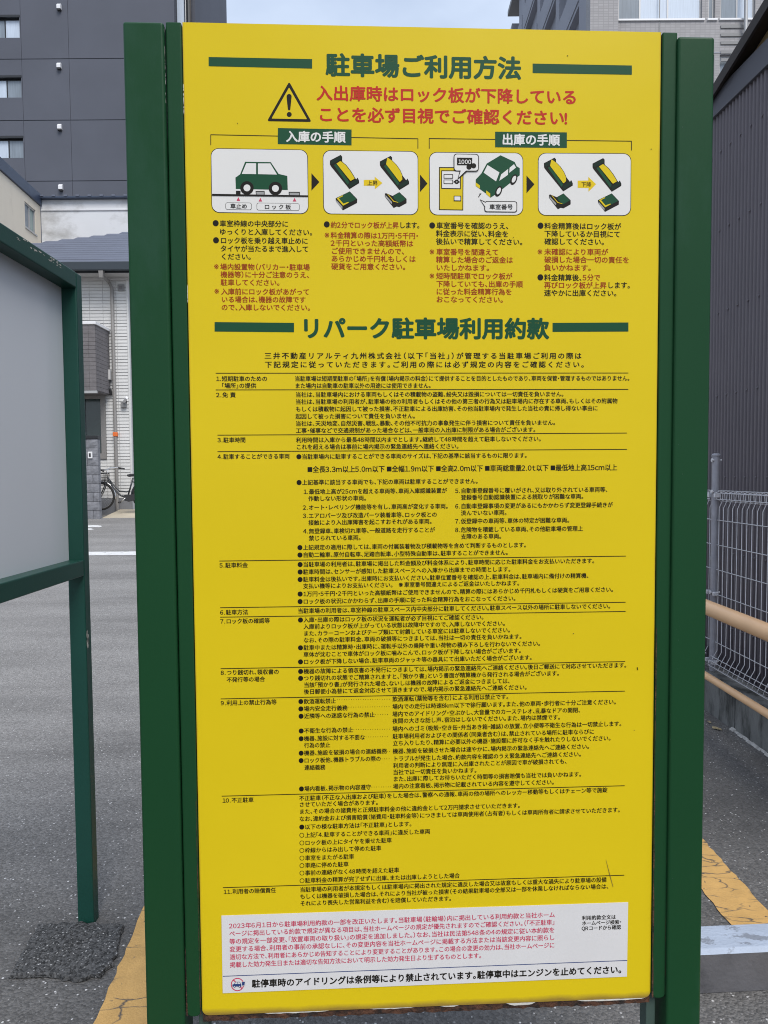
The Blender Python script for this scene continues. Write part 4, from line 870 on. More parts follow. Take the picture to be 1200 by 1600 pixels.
for z in (.4, .93, 1.47, 2.06, 2.66, 3.25, 3.81):
    yy = 1.3 + .022
    while yy < 8.8:
        X = wx(yy) - amp - .0018
        b.tube([(X + .003, yy, z), (X - .003, yy, z), (X - .005, yy, z)], [.008, .007, .003], 6); yy += pw * 3
tag(b.build('sheet_screws', G['corr'], cb, smooth='all'), kind='stuff')
# gable verge with sloping roof over a tan wall
rs = .21
def zrf(y): return 4.245 + rs * (5.30 - y)
b = B(); b.prism([(2.40, 1.3, zrf(1.3)), (2.40, 1.3, zrf(1.3) + .055), (4.8, 1.3, zrf(1.3) + .055), (4.8, 1.3, zrf(1.3)), (2.50, 1.3, zrf(1.3) + .035)], (0, 5.2, -rs * 5.2)); b.build('roof', G['brown'], cb)
b = B(); b.prism([(2.385, 1.3, zrf(1.3) - .01), (2.385, 1.3, zrf(1.3) + .07), (2.402, 1.3, zrf(1.3) + .07), (2.402, 1.3, zrf(1.3) - .01)], (0, 5.2, -rs * 5.2)); b.build('verge_board', G['brown'], cb)
b = B(); b.prism([(2.505, 1.3, zband1 - .1), (2.505, 5.6, zband1 - .1), (2.505, 5.6, max(zband1 - .05, zrf(5.6) + .03)), (2.505, 1.3, zrf(1.3) + .03)], (.1, 0, 0)); b.build('gable_wall', G['tan'], cb)

# ------------------------------------------------------------------ facades with real openings
def facade(b, X0, X1, Z0, Z1, y0, y1, ops):
    zs = sorted({Z0, Z1, *[o[2] for o in ops if Z0 < o[2] < Z1], *[o[3] for o in ops if Z0 < o[3] < Z1]})
    for za, zb in zip(zs, zs[1:]):
        cut = sorted([(max(X0, o[0]), min(X1, o[1])) for o in ops if o[2] < zb - 1e-6 and o[3] > za + 1e-6 and o[1] > X0 and o[0] < X1])
        x = X0
        for ca, cb_ in cut:
            if ca > x + 1e-4: b.box(x, ca, y0, y1, za, zb)
            x = max(x, cb_)
        if x < X1 - 1e-4: b.box(x, X1, y0, y1, za, zb)
def window(parent, x0, x1, z0, z1, y, fr_m, panes, fw_=.05, depth=.12, nm='window'):
    """frame set back in the opening; panes: list of (share, material)"""
    b = B(); b.box(x0, x1, y, y + .05, z0, z0 + fw_).box(x0, x1, y, y + .05, z1 - fw_, z1)
    tot = sum(p[0] for p in panes); x = x0; xsn = [x0]
    for s_, _ in panes: x += (x1 - x0) * s_ / tot; xsn.append(x)
    for i, x in enumerate(xsn):
        a_ = x if i == 0 else (x - fw_ if i == len(xsn) - 1 else x - fw_ / 2); b.box(a_, a_ + fw_, y - .002, y + .052, z0 + fw_ * .99, z1 - fw_ * .99)
    f = b.build(nm, fr_m, parent)
    for i, (s_, m_) in enumerate(panes):
        B().box(xsn[i] + fw_ * .4, xsn[i + 1] - fw_ * .4, y + .015, y + .03, z0 + fw_ * .9, z1 - fw_ * .9).build('pane', m_, f)
    return f

# dark slate-blue apartment block, back left
DY = 36.
db = thing('slate_blue_building', 'tall slate blue building with few windows and small white vent hoods, behind the left side', 'building', (-22, DY, .74))
xr = at(272, 16, DY).x
jz = [at(150, y_, DY).z for y_ in (282.5, 186, 91.5)]; fl = (jz[2] - jz[0]) / 2
zj = [.74] + [jz[0] + fl * k for k in range(-3, 8)]
xj = [at(x_, 100, DY).x for x_ in (-330, -180, 34, 108)] + [xr]
wins = []
wz = [(at(20, 59, DY).z, at(20, 23.5, DY).z), (at(20, 152.5, DY).z, at(20, 118, DY).z), (at(20, 247, DY).z, at(20, 212.5, DY).z)]
wz.append((wz[0][0] + fl, wz[0][1] + fl)); wz.append((wz[0][0] + 2 * fl, wz[0][1] + 2 * fl)); wz.append((wz[2][0] - fl, wz[2][1] - fl))
wx1 = at(32.3, 100, DY).x; wx0 = at(-17, 100, DY).x
for za, zb in wz: wins.append((wx0, wx1, za, zb)); wins.append((wx0 - 5.2, wx1 - 5.2, za, zb))
for i in range(len(xj) - 1):
    for k in range(len(zj) - 1):
        if zj[k + 1] < zj[k] + .1: continue
        b = B(); facade(b, xj[i] + .008, xj[i + 1] - (.008 if i < len(xj) - 2 else 0), zj[k] + .018, zj[k + 1] - .018, DY, DY + .3, wins)
        if b.v: b.build('wall_panel', G['dkbld'], db)
b = B(); facade(b, xj[0], xr - .01, .74, zj[-1], DY + .03, DY + .28, wins); b.build('joint_backing', G['dkjoint'], db)
B().box(xj[0], xr - .02, DY + .5, DY + 9, .74, zj[-1]).build('building_core', G['dkjoint'], db)
for i, (a_, b2, za, zb) in enumerate(wins):
    m1, m2 = (G['curtain2'], G['curtain']) if i // 2 in (0, 3) else (G['curtain'], G['curtain2'])
    window(db, a_, b2, za + .01, zb - .11, DY + .14, G['black'], [(1, m1), (1, m2)], .055)
    B().box(a_ - .02, b2 + .02, DY - .03, DY + .13, zb - .1, zb - .0).build('window_hood', G['black'], db)
for (vx, vy) in ((93.3, 11.5), (93.3, 103.5), (94.3, 199), (96, 293), (93, -82)):
    c = at(vx, vy, DY); b = B()
    b.prism([(c.x - .09, DY - .005, c.z - .12), (c.x - .09, DY - .15, c.z - .12), (c.x - .09, DY - .16, c.z + .03), (c.x - .09, DY - .08, c.z + .12), (c.x - .09, DY - .005, c.z + .12)], (.18, 0, 0))
    b.build('vent_hood', G['vent'], db); B().box(c.x - .08, c.x + .08, DY - .15, DY - .004, c.z - .19, c.z - .122).build('vent_mouth', G['dark'], db)
sx0, sx1 = at(272.5, 16, DY + .6).x, at(287.5, 16, DY + .6).x
B().box(sx0, sx1, DY + .6, DY + .7, .74, zj[-1]).build('stair_glazing', G['curtain'], db)
for p_, m_, rr in ((290, G['alu'], .03), (294.5, G['black'], .11), (297.5, G['brown'], .05)):
    x_ = at(p_, 16, DY + .5).x; b = B(); b.tube([(x_, DY + .5, .74), (x_, DY + .5, zj[-1] + .5)], rr, 8); b.build('drain_pipe', m_, db, smooth=True)
B().box(sx0, sx1 + .45, DY + .9, DY + 8.5, .74, zj[-1] - .01).build('rear_wing', G['dkbld'], db)

# grimy white walled building behind the house
HY = 24.
wb = thing('white_walled_building', 'grimy white rendered building between the house roof and the slate blue building', 'building', (-7, HY, .7))
cx0 = at(64.5, 340, HY).x; zt = at(130, 312, HY).z; xR = -4.3
B().box(cx0, xR, HY, HY + 5, .6, zt).build('wall', G['white_wall'], wb)
zl_ = at(130, 328.5, HY).z; B().box(cx0, xR, HY - .035, HY + .0, zl_ - .02, zl_ + .03).build('ledge', G['white_wall'], wb, bevel=.01)
B().box(cx0, xR + .15, HY - .16, HY + 5.1, zt + .003, zt + .06).build('roof_edge', G['navy'], wb, bevel=.01)
x = cx0 + .1
tme = None
while x < xR:
    if tme is None: o = B().box(-.05, .05, -.02, .2, -.02, .025).build('roof_rib', G['slate'], None, bevel=.01); tme = o.data; o.parent = wb
    else: o = bpy.data.objects.new('roof_rib', tme); COL.objects.link(o); o.parent = wb
    o.location = (x + 7, -.16, zt + .07 - .7); x += .38

# beige building, far left
bb = thing('beige_building', 'beige rendered building with navy coping and one small window, above the blank board', 'building', (-11.5, 22, .6))
DXV = (536 - 600) / FOC
def bx_(y): return cx0 - .02 + DXV * (y - HY)
def on_wall(px, py):
    n = Vector((1, -DXV, 0)); return hit(px, py, (bx_(HY), HY, 0), n)
ztb = on_wall(62, 322).z
wl = [on_wall(38.2, 314), on_wall(55.5, 329), on_wall(55.5, 366), on_wall(38.2, 353)]
wy0, wy1 = wl[0].y, wl[1].y; wz0, wz1 = (wl[2].z + wl[3].z) / 2, (wl[0].z + wl[1].z) / 2
def side_seg(b, ya, yb, z0_, z1_, off=0., th=.2):
    b.prism([(bx_(ya) + off, ya, z0_), (bx_(yb) + off, yb, z0_), (bx_(yb) + off, yb, z1_), (bx_(ya) + off, ya, z1_)], (-th, 0, 0))
b = B(); YA = 12.
side_seg(b, YA, wy0, .6, ztb); side_seg(b, wy0, wy1, .6, wz0); side_seg(b, wy0, wy1, wz1, ztb); side_seg(b, wy1, HY - .01, .6, ztb)
b.build('wall', G['beige_wall'], bb)
b = B(); side_seg(b, YA, HY - .005, ztb + .003, ztb + .36, .06, .32); b.build('coping', G['navy'], bb, bevel=.015)
b = B(); side_seg(b, YA, HY - .02, .6, ztb, -.5, 5); b.build('building_core', G['beige_wall'], bb)
b = B(); f_ = .045
side_seg(b, wy0 - .03, wy1 + .03, wz0 - .05, wz0, .03, .12); side_seg(b, wy0, wy1, wz1 - f_, wz1 - .002, -.03, .06); side_seg(b, wy0, wy0 + f_, wz0, wz1 - f_, -.03, .06); side_seg(b, wy1 - f_, wy1, wz0, wz1 - f_, -.03, .06)
ym = wy0 + (wy1 - wy0) * .48; side_seg(b, ym - f_ / 2, ym + f_ / 2, wz0, wz1 - f_, -.025, .06)
wf = b.build('window', G['alu'], bb)
b = B(); side_seg(b, wy0 + .03, ym, wz0, wz1 - .02, -.06, .02); b.build('pane', G['curtain2'], wf)
b = B(); side_seg(b, ym, wy1 - .03, wz0, wz1 - .02, -.07, .02); b.build('pane', glass_mat('pale_green_glass', (.22, .30, .29)), wf)

# ------------------------------------------------------------------ the two-storey house
HW = 17.8
hs = thing('siding_house', 'white siding house with slate roof, grey balcony and downpipe, seen between the green posts', 'house', (-9, HW, .72))
hxr = at(203, 560, HW).x; hxl = -15.
ze = at(150, 436, HW).z; zf = at(180, 778, HW).z; zbase = .6
EY = 17.28
ze0 = at(150, 425, EY).z; ze1 = at(150, 409.5, EY).z
# lower window opening
lx0, lx1 = at(129.3, 660, HW).x, at(165.2, 660, HW).x; lz0, lz1 = at(150, 715, HW).z, at(150, 620, HW).z
# siding boards: rows with butt joints, window left open
b = B(); row = .0773; z = zf; k = 0
while z < ze:
    z1_ = min(z + row - .010, ze); x = hxl; 
    seams = [hxl]; xx = at(120, 500, HW).x - .318 * 40
    while xx < hxr - .25:
        if xx > hxl + .05: seams.append(xx)
        xx += .318
    seams.append(hxr - .045)
    for sa, sb in zip(seams, seams[1:]):
        sa_, sb_ = sa + .006, sb - .005
        inwin = z1_ > lz0 and z < lz1
        segs = [(sa_, sb_)]
        if inwin: segs = [(p_, q_) for p_, q_ in ((sa_, min(sb_, lx0)), (max(sa_, lx1), sb_)) if q_ > p_ + .004]
        for p_, q_ in segs: 
            bb0 = len(b.v); b.v += [(p_, HW - .018, z), (q_, HW - .018, z), (q_, HW - .006, z1_), (p_, HW - .006, z1_), (p_, HW, z), (q_, HW, z), (q_, HW, z1_), (p_, HW, z1_)]
            for f in ((0, 1, 2, 3), (3, 2, 6, 7), (1, 5, 6, 2), (4, 0, 3, 7), (0, 4, 5, 1)): b.f.append(tuple(bb0 + i for i in f)); b.mi.append(0)
    z += row
tag(b.build('siding_boards', G['siding'], hs), kind='stuff')
b = B(); facade(b, hxl, hxr - .02, zbase, ze + .3, HW + .001, HW + .2, [(lx0, lx1, lz0, lz1)]); b.build('wall', mat('siding_joint', (.47, .465, .46), .8), hs)
B().box(hxl, hxr - .03, HW + .4, HW + 7, zbase, ze + .3).build('house_core', G['siding'], hs)
B().box(hxr - .03, hxr - .021, HW + .02, HW + 7, zbase, ze + .3).build('side_wall', G['siding'], hs)
B().box(hxr - .045, hxr, HW - .028, HW + .05, zf, ze).build('corner_trim', G['siding'], hs, bevel=.004)
B().box(hxl, hxr - .02, HW - .012, HW + .0005, zbase, zf - .01).build('foundation', G['found'], hs)
# roof
slope = .50; pr0 = Vector((0, EY, ze1)); nr = Vector((0, -slope, 1))
pA = hit(-60, 393, pr0, nr); pB = hit(55, 381, pr0, nr); pC = hit(200, 363.5, pr0, nr)
dirt_ = (pC - pB); pD = pC + dirt_ * .3
exr = hxr + .55
b = B(); back = 23.7
pE = Vector((exr, EY, ze1))
b.face([(hxl - 3, EY, ze1), tuple(pE), tuple(pD), tuple(pC), tuple(pB), tuple(pA), (hxl - 3, EY + .3, ze1 + .108)])
b.face([tuple(pE), (exr, back, ze1), (pD.x, pD.y + .1, pD.z)]); b.face([tuple(pE), (pD.x, pD.y + .1, pD.z), tuple(pD)])
b.face([(exr, back, ze1), (hxl - 3, back, ze1), tuple(pA), tuple(pB), tuple(pC), tuple(pD)])
roof = b.build('roof', G['slate'], hs)
# slate courses as thin raised strips
for k in range(1, 34):
    yk = EY + .02 + k * .26; zk = ze1 + slope * (yk - EY)
    def xedge(y):     # where the hip line is at that depth
        pts_ = [pA, pB, pC, pD]
        for q1, q2 in zip(pts_, pts_[1:]):
            if q1.y <= y <= q2.y: return q1.x + (q2.x - q1.x) * (y - q1.y) / (q2.y - q1.y)
        return hxl - 3 if y < pA.y else None
    xe = xedge(yk)
    if xe is None or yk > pD.y - .3: break
    xre = exr + (pD.x - exr) * (yk - EY) / (pD.y - EY)
    if xre < xe: break
    b = B(); b.prism([(xe, yk, zk + .001), (xe, yk, zk + .009), (xe, yk + .25, zk + .25 * slope + .003)], (xre - xe, 0, 0)); b.build('slate_course', G['slate'], roof)
B().box(hxl - 3, exr, EY - .12, EY - .0, ze0 + .01, ze1 - .015).build('gutter', G['gutter'], hs, bevel=.02)
B().box(hxl - 3, exr - .02, EY + .002, EY + .03, ze0 - .02, ze1 - .03).build('fascia', G['black'], hs)
B().box(hxl - 3, exr - .02, EY + .03, HW + .3, ze0 - .0, ze0 + .02).build('soffit', G['soffit'], hs)
B().box(hxl, hxr + .02, HW - .06, HW - .019, ze - .05, ze0 - .003).build('frieze_board', G['soffit'], hs)
# downpipe
q0 = at(158.5, 424, EY - .05); q1 = at(158.5, 430, EY - .05); q2 = at(174.5, 446, HW - .08); q3 = at(180, 795, HW - .08)
dp = B(); dp.tube([q0 + Vector((0, 0, .05)), q0, q1 + Vector((0, 0, -.06))], [.085, .075, .055], 4); hop = dp.build('downpipe', G['pipe_grey'], hs)
b = B(); b.tube([q1, (q2.x - .06, q2.y + .0, q2.z + .08), (q2.x, q2.y, q2.z - .05), (q2.x, q2.y, .62)], .04, 10); b.build('pipe_run', G['pipe_grey'], hop, smooth=True)
zo = at(178, 679, HW).z; B().box(q2.x - .05, q2.x + .05, HW - .13, HW - .03, zo - .05, zo + .05).build('orange_band', G['orange_tag'], hop, bevel=.01)
# vent cover
c = at(189.8, 450.2, HW); vg = B(); vg.box(c.x - .075, c.x + .075, HW - .05, HW - .015, c.z - .075, c.z + .075); vo = vg.build('vent_cover', G['midgrey'], hs, bevel=.008)
B().box(c.x - .035, c.x + .035, HW - .056, HW - .051, c.z - .035, c.z + .035).build('vent_grille', G['siding_grey'], vo)
# balcony
BX = at(172, 560, HW).x; BYf = BX * 0 + 16.9; BXf = at(149.5, 560, BYf).x
bzt = at(130, 507, BYf).z; bzb = at(130, 611, BYf).z
bal = B().box(hxl, BXf - .02, BYf + .02, HW - .02, bzb, bzb + .08); bal.box(hxl, BXf - .03, BYf + .03, BYf + .08, bzb + .08, bzt - .02)
bal.prism([(BXf - .03, BYf + .03, bzb + .08), (BXf - .03, BYf + .03, bzt - .02), (BXf - .03, HW - .02, bzt - .02), (BXf - .03, HW - .02, bzb + .08)], (-.05, 0, 0))
balo = bal.build('balcony', G['siding_grey'], hs)
b = B(); z = bzb + .02; rr = .092
sm = [at(p_, 560, BYf).x for p_ in (60, 89, 118 + 21, )]
sm = [hxl] + sorted(set([at(139 - 26 * q_, 560, BYf).x for q_ in range(0, 12)])) + [BXf]
while z < bzt - .03:
    z1_ = min(z + rr - .006, bzt - .005)
    for sa, sb in zip(sm, sm[1:]):
        if sb > sa + .02 and sa >= hxl: b.box(sa + .002, sb - .002, BYf, BYf + .02, z, z1_)
    yy = BYf + .024
    while yy < HW - .05:
        y2 = min(yy + .42, HW - .03); b.box(BXf - .02, BXf, yy, y2 - .006, z, z1_); yy = y2
    z += rr
tag(b.build('balcony_boards', G['siding_grey'], balo), kind='stuff')
b = B(); b.box(hxl, BXf + .03, BYf - .03, BYf + .1, bzt + .002, bzt + .07); b.box(BXf - .1, BXf + .03, BYf + .102, HW - .02, bzt + .002, bzt + .07); b.build('balcony_coping', G['vent'], balo, bevel=.008)
b = B(); b.box(hxl, BXf + .01, BYf - .01, BYf + .04, bzb - .05, bzb + .01); b.build('balcony_trim', G['alu'], balo)
# bracket and cable box beside the balcony
c = at(170.5, 586, HW - .08); B().box(c.x - .03, c.x + .05, HW - .16, HW - .02, c.z - .12, c.z + .12).build('junction_box', G['soffit'], hs, bevel=.01)
c2 = at(171, 606, HW - .08); b = B(); b.tube([(c.x + .01, HW - .1, c.z - .1), (c2.x - .05, HW - .12, c2.z + .06), (c2.x + .03, HW - .12, c2.z - .04), (c2.x + .02, HW - .06, c2.z - .16)], .04, 6); b.build('black_cable_duct', G['dark'], hs, smooth=True)
# lower window
b = B(); o_ = .05
for (xa, xb, za, zb) in ((lx0 - .03, lx0 + .03, lz0 + .1, lz1 - .05), (lx1 - .1, lx1 + .012, lz0 + .1, lz1 - .05), (lx0 - .03, lx1 + .012, lz1 - .05, lz1 + .03), (lx0 - .03, lx1 + .012, lz0 - .03, lz0 + .1)): b.box(xa, xb, HW - .05, HW + .1, za, zb)
b2_ = b; wn = b2_.build('window', G['pipe_grey'], hs)
B().box(lx0 + .028, lx1 - .098, HW + .03, HW + .04, lz0 + .098, lz1 - .048).build('pane', G['dglass'], wn)
B().box(lx0 + .03, lx0 + .055, HW - .01, HW + .03, lz0 + .1, lz1 - .05).build('sash', G['alu'], wn)
# security camera on its box
c = at(193.5, 632, HW - .05); cc = thing('security_camera', 'small white security camera above a grey box on the white siding', 'camera', (c.x, HW - .02, c.z - .07))
B().box(c.x - .062, c.x + .062, HW - .1, HW - .02, c.z - .075, c.z + .065).build('mount_box', G['midgrey'], cc, bevel=.01)
c = at(197.5, 624, HW - .15); b = B(); b.tube([(c.x - .07, HW - .12, c.z - .05), (c.x + .05, HW - .27, c.z + .03)], .032, 12); b.build('camera_body', G['vent'], cc, smooth=True)
b = B(); b.tube([(c.x - .03, HW - .05, c.z - .06), (c.x, HW - .16, c.z - .02)], .012, 6); b.build('bracket', G['dark'], cc, smooth=True)

# porch slab
zp0 = at(180, 811, 16.5).z; zp1 = at(180, 796, HW).z
pa, pb_ = at(155.5, 811, 16.5), at(157, 796, HW)
b = B(); b.prism([(pa.x, 16.5, .45), (pa.x, 16.5, zp0), (pa.x, HW - .012, zp1), (pa.x, HW - .012, .45)], (3.2, 0, 0)); tag(b.build('porch_slab', G['porch']), kind='structure')

# stone gate pillar with intercom plate
py0, py1 = 16.45, 16.58
gx0, gx1 = at(121, 740, py0).x, at(154.3, 740, py0).x; gxj = at(137, 740, py0).x; gzt = at(138, 686, py0).z; gzb = at(138, 811.5, py0).z
gp = thing('gate_pillar', 'grey split-stone block gate pillar with dark cap and intercom plate, left of the bicycle', 'pillar', ((gx0 + gx1) / 2, py0, gzb))
nrow = 9; rh = (gzt - gzb) / nrow
for k in range(nrow):
    za, zb = gzb + k * rh, gzb + (k + 1) * rh
    offx = (0 if k % 2 else .12); cuts = [gx0 - .25, gxj - .13 + offx * 2 if k < 6 else gxj, gx1]
    cuts = [gx0 - .25, cuts[1], gx1]
    for ca, cb_ in zip(cuts, cuts[1:]):
        d = random.uniform(0, .012); b = B(); 
        nx, nz_2 = 4, 3; P_ = {}
        for i in range(nx + 1):
            for j in range(nz_2 + 1):
                e = i in (0, nx) or j in (0, nz_2)
                P_[i, j] = (ca + .004 + (cb_ - ca - .008) * i / nx, py0 - (0 if e else random.uniform(.006, .022)) - d, za + .004 + (rh - .008) * j / nz_2)
        for i in range(nx):
            for j in range(nz_2): b.face([P_[i, j], P_[i + 1, j], P_[i + 1, j + 1], P_[i, j + 1]])
        b.box(ca + .004, cb_ - .004, py0 - d + .0005, py1, za + .004, zb - .004)
        b.build('stone_block', G['stone'], gp)
B().box(gx0 - .24, gx1 - .012, py0 + .015, py1 - .015, gzb, gzt).build('mortar_core', G['dkjoint'], gp)
B().box(gx0 - .27, gx1 + .01, py0 - .03, py1 + .03, gzt + .002, gzt + .075).build('cap', G['black'], gp, bevel=.006)
c = at(141, 711, py0 - .03); pl_ = B().box(c.x - .05, c.x + .05, py0 - .05, py0 - .02, c.z - .075, c.z + .075).build('intercom_plate', G['vent'], gp, bevel=.006)
B().box(c.x - .02, c.x + .02, py0 - .056, py0 - .051, c.z - .04, c.z + .04).build('intercom_screen', G['dark'], pl_)

# ------------------------------------------------------------------ bicycle
by = 17.15; fc = at(157.5, 775.5, by); wr = .315
bike = thing('city_bicycle', 'dark city bicycle with front basket parked beside the stone pillar before the white house', 'bicycle', (fc.x + .52, by, fc.z - wr))
def wheel(cx, cz):
    b = B(); n = 40; b.tube([(cx + wr * .965 * math.cos(2 * math.pi * i / n), by, cz + wr * .965 * math.sin(2 * math.pi * i / n)) for i in range(n)], .025, 8, closed=True)
    o = b.build('wheel', G['rubber'], bike, smooth='all')
    b = B(); b.tube([(cx + wr * .905 * math.cos(2 * math.pi * i / n), by, cz + wr * .905 * math.sin(2 * math.pi * i / n)) for i in range(n)], .009, 6, closed=True); b.build('rim', G['steel'], o, smooth='all')
    b = B()
    for i in range(28):
        a_ = 2 * math.pi * i / 28; b.tube([(cx + .018 * math.cos(a_ + .8), by + (.02 if i % 2 else -.02), cz + .018 * math.sin(a_ + .8)), (cx + wr * .9 * math.cos(a_), by, cz + wr * .9 * math.sin(a_))], .0012, 3)
    b.build('spokes', G['steel'], o); b = B(); b.tube([(cx, by - .045, cz), (cx, by + .045, cz)], .02, 10); b.build('hub', G['steel'], o, smooth='all')
    return o
wheel(fc.x, fc.z); rcx = fc.x + 1.06; wheel(rcx, fc.z)
def bt(name, path, r_, m_='bike', par=None, n=8): b = B(); b.tube([(x_, by + yo, z_) for x_, yo, z_ in path], r_ * 1.3, n); return b.build(name, G[m_], par or bike, smooth='all')
F, Z = fc.x, fc.z
bbx, bbz = F + .62, Z - .04
fb = bt('frame', [(F + .19, 0, Z + .42), (F + .21, 0, Z + .33), (F + .32, 0, Z + .16), (F + .46, 0, Z + .02), (bbx, 0, bbz)], .017)
bt('top_tube', [(F + .20, 0, Z + .40), (F + .30, 0, Z + .27), (F + .44, 0, Z + .12), (F + .60, 0, Z + .10), (bbx + .05, 0, Z + .12)], .013, par=fb)
bt('seat_tube', [(bbx, 0, bbz), (bbx + .14, 0, Z + .42)], .015, par=fb)
bt('chain_stay', [(bbx, -.03, bbz), (rcx, -.045, Z)], .009, par=fb); bt('chain_stay', [(bbx, .03, bbz), (rcx, .045, Z)], .009, par=fb)
bt('seat_stay', [(bbx + .12, .0, Z + .36), (rcx, -.045, Z)], .007, par=fb); bt('seat_stay', [(bbx + .12, .0, Z + .36), (rcx, .045, Z)], .007, par=fb)
fk = bt('fork', [(F + .165, 0, Z + .50), (F + .19, 0, Z + .36), (F + .145, -.045, Z + .32), (F + .05, -.05, Z + .10), (F, -.05, Z)], .011)
bt('fork_blade', [(F + .145, .045, Z + .32), (F + .05, .05, Z + .10), (F, .05, Z)], .010, par=fk)
bt('handlebar', [(F + .13, -.27, Z + .60), (F + .04 + .02, -.25, Z + .64), (F + .10, -.12, Z + .60), (F + .165, 0, Z + .62), (F + .20, .1, Z + .66), (F + .30, .22, Z + .665), (F + .46, .26, Z + .64)], .011, 'steel')
bt('stem', [(F + .165, 0, Z + .48), (F + .155, 0, Z + .63)], .013, 'steel')
bt('grip', [(F + .34, .235, Z + .662), (F + .48, .262, Z + .635)], .016, 'dark'); bt('grip', [(F + .09, -.265, Z + .625), (F + .19, -.28, Z + .58)], .016, 'dark')
bt('mudguard', [(F + (wr + .03) * math.cos(t_), 0, Z + (wr + .03) * math.sin(t_)) for t_ in [R(a_) for a_ in range(-10, 150, 12)]], .016, 'steel')
bt('mudguard', [(rcx + (wr + .03) * math.cos(t_), 0, Z + (wr + .03) * math.sin(t_)) for t_ in [R(a_) for a_ in range(-20, 190, 12)]], .016, 'bike')
b = B(); b.prism([(bbx + .02, by - .06, Z + .455), (bbx + .06, by - .02, Z + .45), (bbx + .30, by - .08, Z + .47), (bbx + .30, by + .08, Z + .47), (bbx + .06, by + .02, Z + .45), (bbx + .02, by + .01, Z + .455)], (0, 0, .055)); b.build('saddle', G['dark'], bike, bevel=.015)
b = B(); b.prism([(bbx - .09, by - .06, bbz - .05), (bbx - .05, by - .06, bbz + .08), (bbx + .06, by - .06, bbz + .08), (rcx, by - .06, Z + .04), (rcx, by - .06, Z - .04), (bbx + .05, by - .06, bbz - .09)], (0, .015, 0)); b.build('chain_guard', G['dark'], bike, bevel=.006)
bt('crank', [(bbx - .02, -.075, bbz + .0), (bbx - .14, -.08, bbz - .10)], .01, 'steel'); bt('pedal', [(bbx - .14, -.17, bbz - .10), (bbx - .14, -.08, bbz - .10)], .018, 'dark')
b = B(); b0, b1, zt0, zb0_ = F - .20, F + .15, Z + .53, Z + .30
for (k, zz) in enumerate((zb0_, zb0_ + .07, zb0_ + .14, zt0)):
    s_ = .03 * (3 - k) / 3; b.tube([(b0 + s_, by - .17 + s_, zz), (b1 - s_, by - .17 + s_, zz), (b1 - s_, by + .17 - s_, zz), (b0 + s_, by + .17 - s_, zz)], .006 if k < 3 else .011, 4, closed=True)
for i in range(9):
    x_ = b0 + (b1 - b0) * i / 8
    for yy in (-.17, .17): b.tube([(x_, by + yy, zt0), (x_ * .98 + (b0 + b1) / 2 * .02, by + yy * .83, zb0_)], .005, 4)
for i in range(7):
    yy = -.17 + .34 * i / 6
    for x_ in (b0, b1): b.tube([(x_, by + yy, zt0), ((x_ - F) * .9 + F, by + yy * .83, zb0_)], .005, 4)
b.box(b0 + .03, b1 - .03, by - .14, by + .14, zb0_ - .004, zb0_ + .002); b.build('basket', G['dark'], bike)

# ------------------------------------------------------------------ grey tiled apartment block, back right
AY = 30.
ab = thing('tiled_apartment_block', 'grey tiled apartment block with balconies, rising behind the right post', 'building', (12, AY, .74))
ax0 = at(922, 60, AY).x; ax1 = at(966, 60, AY).x; axr = 24.; az1 = 31.
fh = 2.95
zs_ = at(1040, 30, AY + .4).z
wop = []
cols_ = [(966, 1097, [(1.0, 'curtain2'), (1.25, 'curtain'), (1.5, 'curtain')]), (1107, 1117, [(1, 'curtain2')]), (1126, 1180, [(1.0, 'curtain2'), (1, 'curtain')])]
for k in range(-7, 4):
    za = zs_ + k * fh
    for (pa_, pb2, _) in cols_:
        if za < 1.2: continue
        wop.append((at(pa_, 10, AY + .4).x, at(pb2, 10, AY + .4).x, za, za + 1.55, _))
b = B(); b.box(ax0, ax1 - .0, AY, AY + .6, .74, az1); b.build('corner_pier', G['tile'], ab)
b = B(); facade(b, ax1 + .003, axr, .74, az1, AY + .4, AY + .7, wop); b.build('front_wall', G['tile'], ab)
for (a_, b2, za, zb, ps) in wop:
    window(ab, a_, b2, za, zb, AY + .5, G['alu'], [(s_, G[m_]) for s_, m_ in ps], .06)
    B().box(a_ - .05, b2 + .1, AY + .34, AY + .45, za - .07, za - .003).build('window_sill', G['vent'], ab)
zz = at(1040, 83, AY + .4).z
for k in range(-6, 4):
    z_ = zz + k * fh
    if z_ > 1.5: B().box(ax1 + .01, axr, AY + .385, AY + .397, z_ - .015, z_ + .015).build('floor_band', G['conc_grey'], ab)
xv = at(1030, 60, AY + .4).x; B().box(xv - .015, xv + .015, AY + .38, AY + .398, .74, az1).build('movement_joint', G['midgrey'], ab)
xv = at(1165.5, 20, AY + .2).x; b = B(); b.tube([(xv, AY + .2, at(1165, 53, AY + .2).z), (xv, AY + .2, az1)], .07, 10); b.build('drain_pipe', G['alu'], ab, smooth=True)
for py_ in (42, 55, 67.5, 82, 94, 121, 134):
    z_ = at(1145, py_, AY + .4).z; b = B(); xa = at(1126, py_, AY + .4).x; xb = at(1165, py_, AY + .4).x
    b.box(xa, xb, AY + .36, AY + .39, z_ - .06, z_ + .06); b.build('louvre_slat', G['midgrey'], ab)
za_ = at(1140, 112, AY + .4).z; xa = at(1127, 112, AY + .4).x; B().box(xa, xa + 1.2, AY + .33, AY + .39, za_ - .7, za_).build('dark_grille', G['black'], ab)
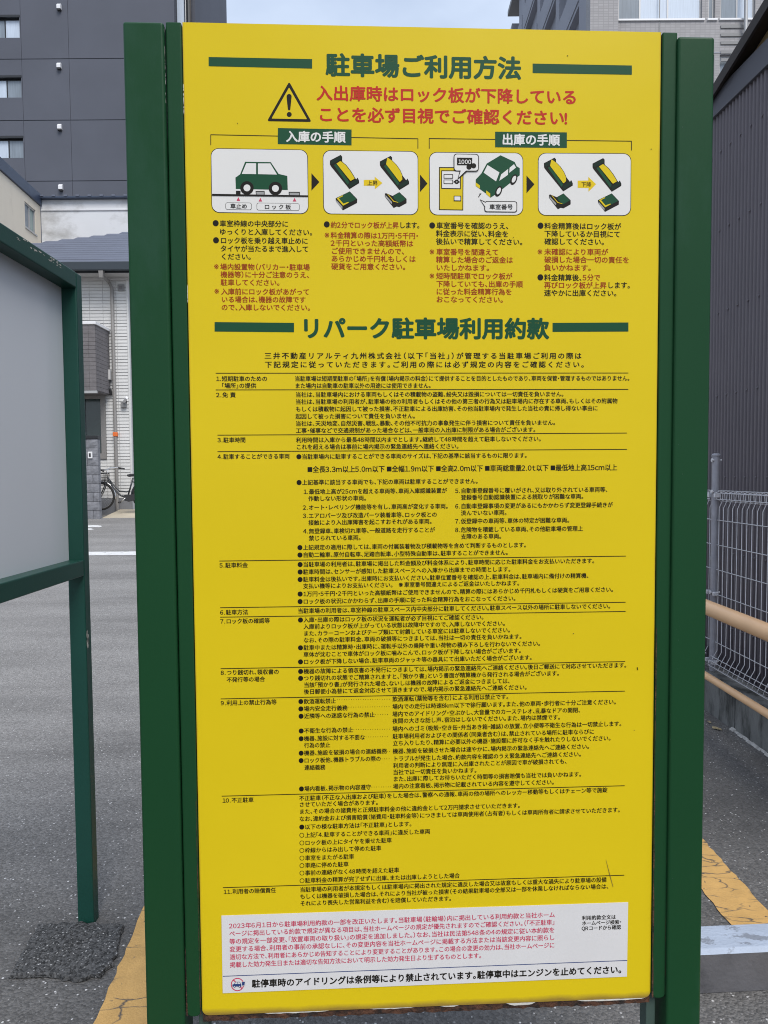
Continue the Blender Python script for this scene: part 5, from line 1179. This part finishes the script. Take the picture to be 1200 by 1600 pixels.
B().box(ax0 + .3, axr, AY + .9, 47, .74, az1 - .05).build('building_core', G['conc_grey'], ab)
# side wing with stepped balconies along the left face
ay2 = 48.8
bw = 1.25
B().box(ax0 + bw, ax0 + bw + .1, AY + .6, ay2, .74, az1).build('recessed_side_wall', G['conc_grey'], ab)
B().box(ax0, ax0 + bw - .002, AY + .6, AY + 1.7, .74, az1).build('side_pier', G['conc_grey'], ab)
for k in range(-6, 4):
    z_ = zs_ + k * fh - 1.4
    if z_ < 2: continue
    B().box(ax0 + .002, ax0 + bw - .002, AY + 1.703, ay2, z_ - .18, z_).build('balcony_slab', G['conc_grey'], ab)
    yb0 = AY + 1.7
    while yb0 < ay2 - 1:
        B().box(ax0 - .04, ax0 + .1, yb0 + .02, yb0 + 3.5, z_ + .003, z_ + 1.15).build('balcony_parapet', G['conc_grey'], ab)
        B().box(ax0 + bw - .05, ax0 + bw - .003, yb0 + .7, yb0 + 2.9, z_ + .05, z_ + 2.1).build('balcony_window', G['dglass'], ab)
        B().box(ax0 + .0, ax0 + bw - .004, yb0 + 3.52, yb0 + 4.2, z_ + .003, z_ + fh - .183).build('balcony_divider', G['conc_grey'], ab)
        yb0 += 4.2
B().box(ax0 - .08, ax0 + bw, AY + 1.75, ay2 + .2, az1 + .002, az1 + .3).build('side_cornice', G['midgrey'], ab)

# ------------------------------------------------------------------ litter on the asphalt
for (px, py_, s_, lb) in ((1117, 1139, .018, 'largest dry leaf at the foot of the low wall, middle of the three'), (1108, 1130, .012, 'smallest dry leaf at the foot of the low wall, nearest the green post'), (1125, 1142, .014, 'dry leaf at the foot of the low wall, rightmost of the three')):
    c = gpt(px, py_); b = B(); k = 7
    pts = [Vector((c.x + s_ * random.uniform(.5, 1.2) * math.cos(2 * math.pi * i / k), c.y + s_ * 1.6 * random.uniform(.5, 1.2) * math.sin(2 * math.pi * i / k), .006 + random.uniform(0, .006))) for i in range(k)]
    b.prism(pts, (0, 0, .0015)); tag(b.build('fallen_leaf', G['leaf']), lb, 'leaf', group='dry leaves by the low wall')
